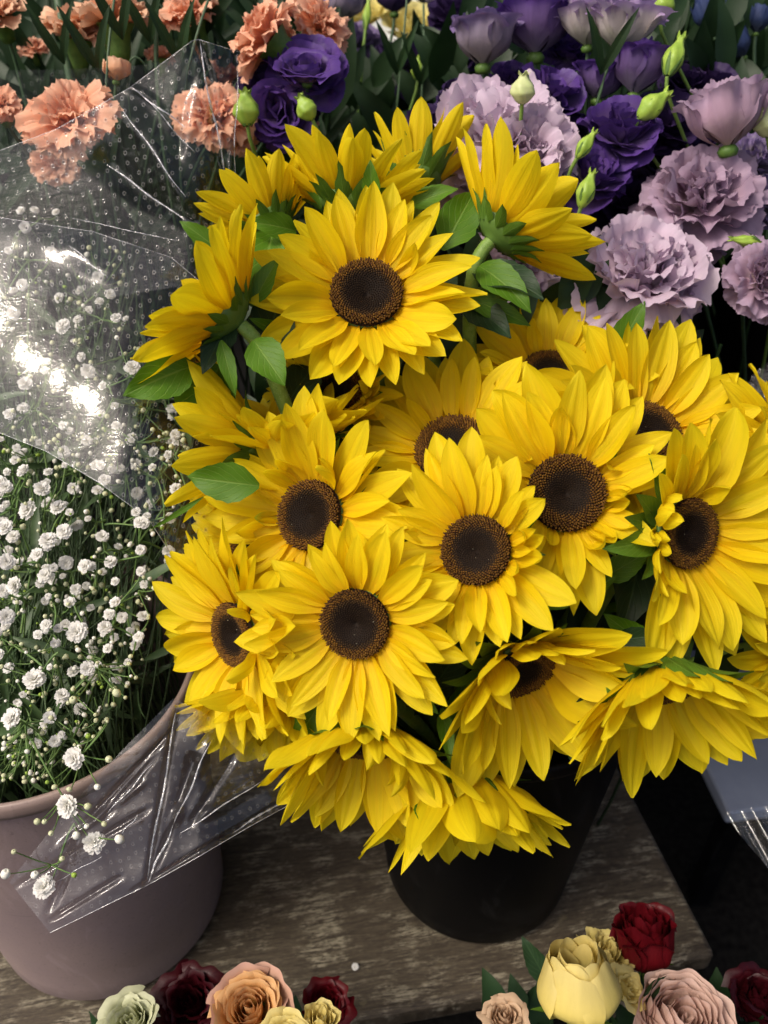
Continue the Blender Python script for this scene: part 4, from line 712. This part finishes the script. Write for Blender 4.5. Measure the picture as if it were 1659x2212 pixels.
# foliage masses behind
def hole(P):                            # the bright opening at the top, where far yellow blooms show
    d = P - CAM; z = d.dot(FW); x = 829.5 + PXF * d.dot(RT) / z; y = 1106 - PXF * d.dot(UP) / z; return 690 < x < 985 and y < 165
def mass(name, label, n, xr, yr, zr, mat, blade=.12, lw=.14, seed=1, stems=60, up=1.0, base=.25):
    r = random.Random(seed); mb = MB()
    for i in range(stems):
        P = at(r.uniform(*xr), r.uniform(*yr), r.uniform(*zr))
        if hole(P): continue
        mb.tube(bez([P, P + Vector((r.uniform(-.02, .02), 0, -.1)), P + Vector((r.uniform(-.05, .05), 0, -.2)), P + Vector((r.uniform(-.05, .05), .02, -.42))], 6), .0017, 5)
    for i in range(n):
        P = at(r.uniform(*xr), r.uniform(*yr), r.uniform(*zr)) - Vector((0, 0, .02))
        if hole(P): continue
        L = r.uniform(.6, 1.2) * blade; G = leaf_geo(L, L * lw, r.uniform(.1, .9), .3, 7, 3, 0, .35).reshape(-1, 3)
        y = Vector((r.uniform(-.7, .7), r.uniform(-.6, .3), up * r.uniform(.3, 1))).normalized(); z = Vector((r.uniform(-.5, .5), -1, .4)); z = (z - y * z.dot(y)).normalized(); Mx = np.array(Matrix((y.cross(z), y, z)).transposed()); mb.add(G @ Mx.T + np.array(P), gfaces(7, 3), np.tile([.3, .5], (21, 1)))
    o = mb.build(name, mat); o['kind'] = 'stuff'; tag(o, label, 'foliage'); return o
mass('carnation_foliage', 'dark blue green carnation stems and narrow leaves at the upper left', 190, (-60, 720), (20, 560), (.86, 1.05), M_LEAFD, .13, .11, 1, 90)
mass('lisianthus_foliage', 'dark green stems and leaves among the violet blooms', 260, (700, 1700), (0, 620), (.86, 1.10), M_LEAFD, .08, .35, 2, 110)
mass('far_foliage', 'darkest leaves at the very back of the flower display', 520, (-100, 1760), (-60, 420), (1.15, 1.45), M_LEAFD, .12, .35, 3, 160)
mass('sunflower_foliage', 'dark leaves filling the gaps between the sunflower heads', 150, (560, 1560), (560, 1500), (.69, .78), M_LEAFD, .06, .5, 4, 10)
mass('rose_foliage', 'dark rose leaves under the peach and white roses at the bottom left', 26, (240, 740), (2190, 2300), (.69, .76), M_LEAFD, .05, .5, 6, 0)
mass('rose_foliage', 'dark rose leaves under the yellow and pink roses at the bottom right', 40, (1060, 1700), (2150, 2300), (.70, .78), M_LEAFD, .05, .5, 7, 0)
# tall stems in front of the carnations
r = random.Random(9); k = 0
for (a, b, w, lb) in [((195, 260, .74), (250, -30, .76), 5, 'long carnation stem crossing in front of the cupped peach carnation'), ((150, 230, .8), (120, -30, .8), 16, 'broad blue green leaf blade near the top left'), ((350, 230, .76), (460, -30, .78), 5, 'slanting green stem above the cellophane tip'), ((320, 160, .79), (338, -30, .79), 9, 'upright pale green stem with a broad node'), ((235, 50, .74), (320, 150, .77), 4, 'thin dark stem slanting down right over the carnations'), ((845, 260, .9), (880, -20, .9), 4, 'thin upright stem in the far violet group'), ((905, 280, .9), (915, 10, .92), 4, 'second thin upright stem in the far violet group'), ((1280, 200, .75), (1330, 90, .75), 6, 'pale stem under the larger cream lilac bloom')]:
    t = thing('foliage_sprig', lb, 'stem', Matrix.Translation(at(*a))); p = [Vector(tuple(q)) - at(*a) for q in bez([at(*a) + Vector((0, 0.02, -.15)), at(*a), at(*a).lerp(at(*b), .6) + Vector((.004, 0, 0)), at(*b)], 10)]
    V, F = tube_geo([tuple(q) for q in p], px(w, a[2]) * .6, 7); ob('stem', mesh('stem', V, F, M_STEMD), t)
    for s_ in (-1, 1):
        q = at(*a).lerp(at(*b), .35); put_leaf(t, q, q + Vector((s_ * .02, -.01, .05)), .009, M_LEAFD, droop=.5)
# ------------------------------------------------------------------ cellophane
def sheet(name, label, A, B, zf, m, n, mat, disp=None, edge_glints=(), folds=()):
    """ruled sheet between polylines A and B (lists of picture-plane knots), carried at real depth zf"""
    def rs(L, n):
        L = np.array(L, float); d = np.concatenate([[0], np.cumsum(np.linalg.norm(np.diff(L, axis=0), axis=1))]); return np.stack([np.interp(np.linspace(0, d[-1], n), d, L[:, k]) for k in (0, 1)], -1)
    a, b = rs(A, n), rs(B, n); s = np.linspace(0, 1, m)[:, None, None]; Q = a[None] * (1 - s) + b[None] * s
    P = np.empty((m, n, 3)); UVs = np.empty((m, n, 2))
    for i in range(m):
        for j in range(n):
            x, y = Q[i, j]; z = zf(x, y) + (disp(x, y, i / (m - 1), j / (n - 1)) if disp else 0); P[i, j] = at(x, y, z); UVs[i, j] = (x / PXF * .65, y / PXF * .65)
    o = ob(name, grid(name, P, mat, UVs)); tag(o, label, 'cellophane')
    for row in edge_glints:
        V, F = tube_geo(P[row] if row >= 0 else P[-1], .00022, 5); ob('hem', mesh('film_edge_glint', V, F, M_GLINT), o)  # added thin tube that draws a bright glint along the cut edge
    for (x0, y0, x1, y1, rr) in folds:
        pth = []
        for q in range(24):
            t_ = q / 23; x = x0 + (x1 - x0) * t_ + 2.5 * math.sin(t_ * 9 + x0); y = y0 + (y1 - y0) * t_; k = int(np.argmin(((Q[..., 0] - x) ** 2 + (Q[..., 1] - y) ** 2).ravel())); zz = (Vector(P.reshape(-1, 3)[k]) - CAM).dot(FW); pth.append(tuple(at(x, y, zz - .0006)))
        V, F = tube_geo(pth, rr * np.sin(np.linspace(.25, 2.9, 24)) * (1 + .35 * np.sin(np.arange(24) * 2.1)), 6); ob('fold', mesh('film_crease_glint', V, F, M_GLINT), o)  # added rolled tube standing in for the bright streak on a crease
    return o
def plane_z(p0, N):
    def f(x, y):
        d = at(x, y, 1) - CAM; return (p0 - CAM).dot(N) / d.dot(N)
    return f
def halfv(x, y, z):
    p = at(x, y, z); return ((CAM - p).normalized() + TO_SUN).normalized()
# upper sheet: fan of folds gathered behind the left sunflowers
HA = halfv(320, 380, .70); zA = plane_z(at(320, 380, .695), (HA + cdir(.05, -.25, 1) * 1.9).normalized())
def ridges(x, y, rs_):
    f = 0
    for (x0, y0, x1, y1, w, h) in rs_:
        L = math.hypot(x1 - x0, y1 - y0); t_ = ((x - x0) * (x1 - x0) + (y - y0) * (y1 - y0)) / L / L; d = ((x - x0) * (y1 - y0) - (y - y0) * (x1 - x0)) / L + 5 * math.sin(t_ * 7 + h * 900)
        f += h * math.exp(-(d / (w * (1.25 - .6 * t_))) ** 2) * max(0, min(1, (t_ + .15) * 5)) * max(0, min(1, (1.15 - t_) * 5))
    return f
def dA(x, y, i, j):
    return ridges(x, y, ((430, 80, 494, 410, 9, .010), (283, 188, 404, 278, 7, -.004), (262, 235, 410, 440, 26, -.012), (225, 350, 400, 478, 24, .012), (430, 90, 380, 330, 16, .004), (500, 110, 500, 420, 10, -.006))) + .06 * max(0, (x - 400) / 140) ** 2 + .0008 * math.sin(x / 70 + y / 55)
sheet('cellophane_sleeve', 'clear perforated cellophane sheet rising to a point behind the left sunflowers', [(-30, 340), (0, 325), (120, 280), (280, 190), (415, 88), (428, 85), (470, 98), (516, 112)], [(-30, 640), (100, 640), (250, 640), (380, 620), (440, 600), (480, 560), (500, 480), (505, 420)], zA, 70, 110, M_FILM, dA, (0,), ((429, 88, 492, 405, .0009), (284, 190, 402, 276, .0008), (268, 240, 400, 425, .0007), (232, 356, 396, 474, .0009), (300, 196, 420, 330, .0004), (150, 470, 380, 520, .0004), (514, 118, 506, 400, .0004)))
# lower sheet: carries the long diagonal glare
HB_ = halfv(125, 820, .625); zB0 = plane_z(at(125, 820, .628), HB_)
sx, sy = .68, .73
def zB(x, y):
    base = zB0(x, y); e = ((x - 125) * -sy + (y - 820) * sx) / PXF * .62   # distance across the streak
    al = ((x - 125) * sx + (y - 820) * sy) / PXF * .62
    q = .13; ee = e * e / (2 * q) if abs(e) < .04 else .04 * (abs(e) - .02) / q
    return base + ee + max(0, al - .04) ** 2 * 2.2 + .02 * sm(x, 250, 480)
def dB(x, y, i, j): return .0008 * math.sin((x * .3 - y * .9) / 34) + .0005 * math.sin((x * 1.1 + y * .6) / 21) - ridges(x, y, ((150, 520, 240, 600, 24, .004), (20, 500, 330, 600, 30, .004)))
sheet('cellophane_sleeve', 'lower cellophane sheet over the gypsophila with the long bright diagonal glare', [(-30, 466), (0, 470), (200, 500), (370, 556), (470, 640), (500, 760)], [(-30, 925), (0, 935), (100, 975), (210, 1040), (320, 1120), (380, 1212), (430, 1330)], zB, 110, 90, M_FILML, dB, (0, -1), ((150, 530, 232, 600, .0005),))
# faint third sheet in front of the carnations
zC = plane_z(at(200, 300, .725), cdir(.1, -.25, 1))
sheet('cellophane_sleeve', 'faint flat cellophane sheet in front of the open salmon carnation', [(-30, 152), (140, 150), (290, 143), (430, 120)], [(-30, 420), (140, 420), (290, 400), (440, 380)], zC, 20, 20, M_FILMC)
# bottom sheet hanging over the mauve bucket
HD = halfv(400, 1680, .58); zD0 = plane_z(at(400, 1700, .600), (HD * .5 + cdir(.15, -.1, 1) * .8).normalized())
def dD(x, y, i, j):
    f = 0
    for (x0, y0, x1, y1, w, h) in ((381, 1530, 315, 1912, 5, .006), (455, 1600, 375, 1780, 9, -.005), (375, 1780, 318, 1905, 6, .004), (500, 1640, 420, 1770, 8, .004), (330, 1640, 230, 1760, 7, .003), (560, 1690, 440, 1760, 10, -.004), (300, 1760, 60, 1900, 6, .003), (420, 1640, 390, 1740, 14, .006), (640, 1715, 320, 1905, 5, .005), (180, 1790, 110, 1960, 9, .003), (250, 1900, 120, 1980, 6, .003), (300, 1700, 140, 1820, 7, -.003), (360, 1590, 200, 1760, 6, .003)):
        L = math.hypot(x1 - x0, y1 - y0); t_ = ((x - x0) * (x1 - x0) + (y - y0) * (y1 - y0)) / L / L; d = ((x - x0) * (y1 - y0) - (y - y0) * (x1 - x0)) / L
        f += h * math.exp(-(d / w) ** 2) * float(sm(np.array(t_), -.15, .1) * sm(np.array(t_), 1.15, .9) if False else max(0, min(1, (t_ + .15) * 5)) * max(0, min(1, (1.15 - t_) * 5)))
    return f + .0016 * math.sin(x / 29 + y / 47) * math.sin(x / 61 - y / 37) + .03 * max(0, (x - 430) / 200)
sheet('cellophane_sleeve', 'crumpled clear cellophane flap hanging over the side of the mauve bucket', [(20, 1905), (150, 1742), (272, 1612), (375, 1508), (480, 1560), (600, 1640), (650, 1722)], [(108, 2015), (170, 1985), (240, 1950), (315, 1914), (430, 1850), (540, 1785), (652, 1724)], zD0, 90, 130, M_FILMB, dD, (-1,), ((381, 1540, 318, 1900, .0008), (376, 1782, 318, 1906, .0008), (455, 1602, 378, 1778, .0006), (330, 1650, 232, 1758, .0005), (300, 1760, 262, 1800, .0004), (560, 1690, 390, 1800, .0005), (640, 1712, 500, 1800, .0007), (220, 1850, 120, 1905, .0003)))
zE = plane_z(at(1640, 1800, .72), cdir(-.2, .5, .9))
sheet('cellophane_sleeve', 'cellophane corner with a bluish sheen at the right edge over the grey table', [(1560, 1754), (1600, 1750), (1640, 1742), (1700, 1735)], [(1562, 1757), (1600, 1805), (1640, 1852), (1700, 1925)], zE, 30, 30, M_FILMB, lambda x, y, i, j: .004 * math.sin((x - y * .55) / 9))
zF = plane_z(at(1650, 840, .72), cdir(-.4, .4, .9))
sheet('cellophane_sleeve', 'small dotted cellophane edge at the right, behind the upper right sunflower', [(1600, 860), (1625, 810), (1660, 780), (1700, 760)], [(1600, 905), (1630, 900), (1665, 895), (1700, 890)], zF, 20, 20, M_FILM)
# fallen floret on the table
p = Vector((*gpt(767, 2088, .003), .003)); t = thing('fallen_blossom', 'single white blossom fallen on the wooden table', 'blossom', Matrix.Translation(p))
ob('blossom', BLS[1], t, Matrix.Rotation(.6, 4, 'X') @ Matrix.Scale(.0035, 4))
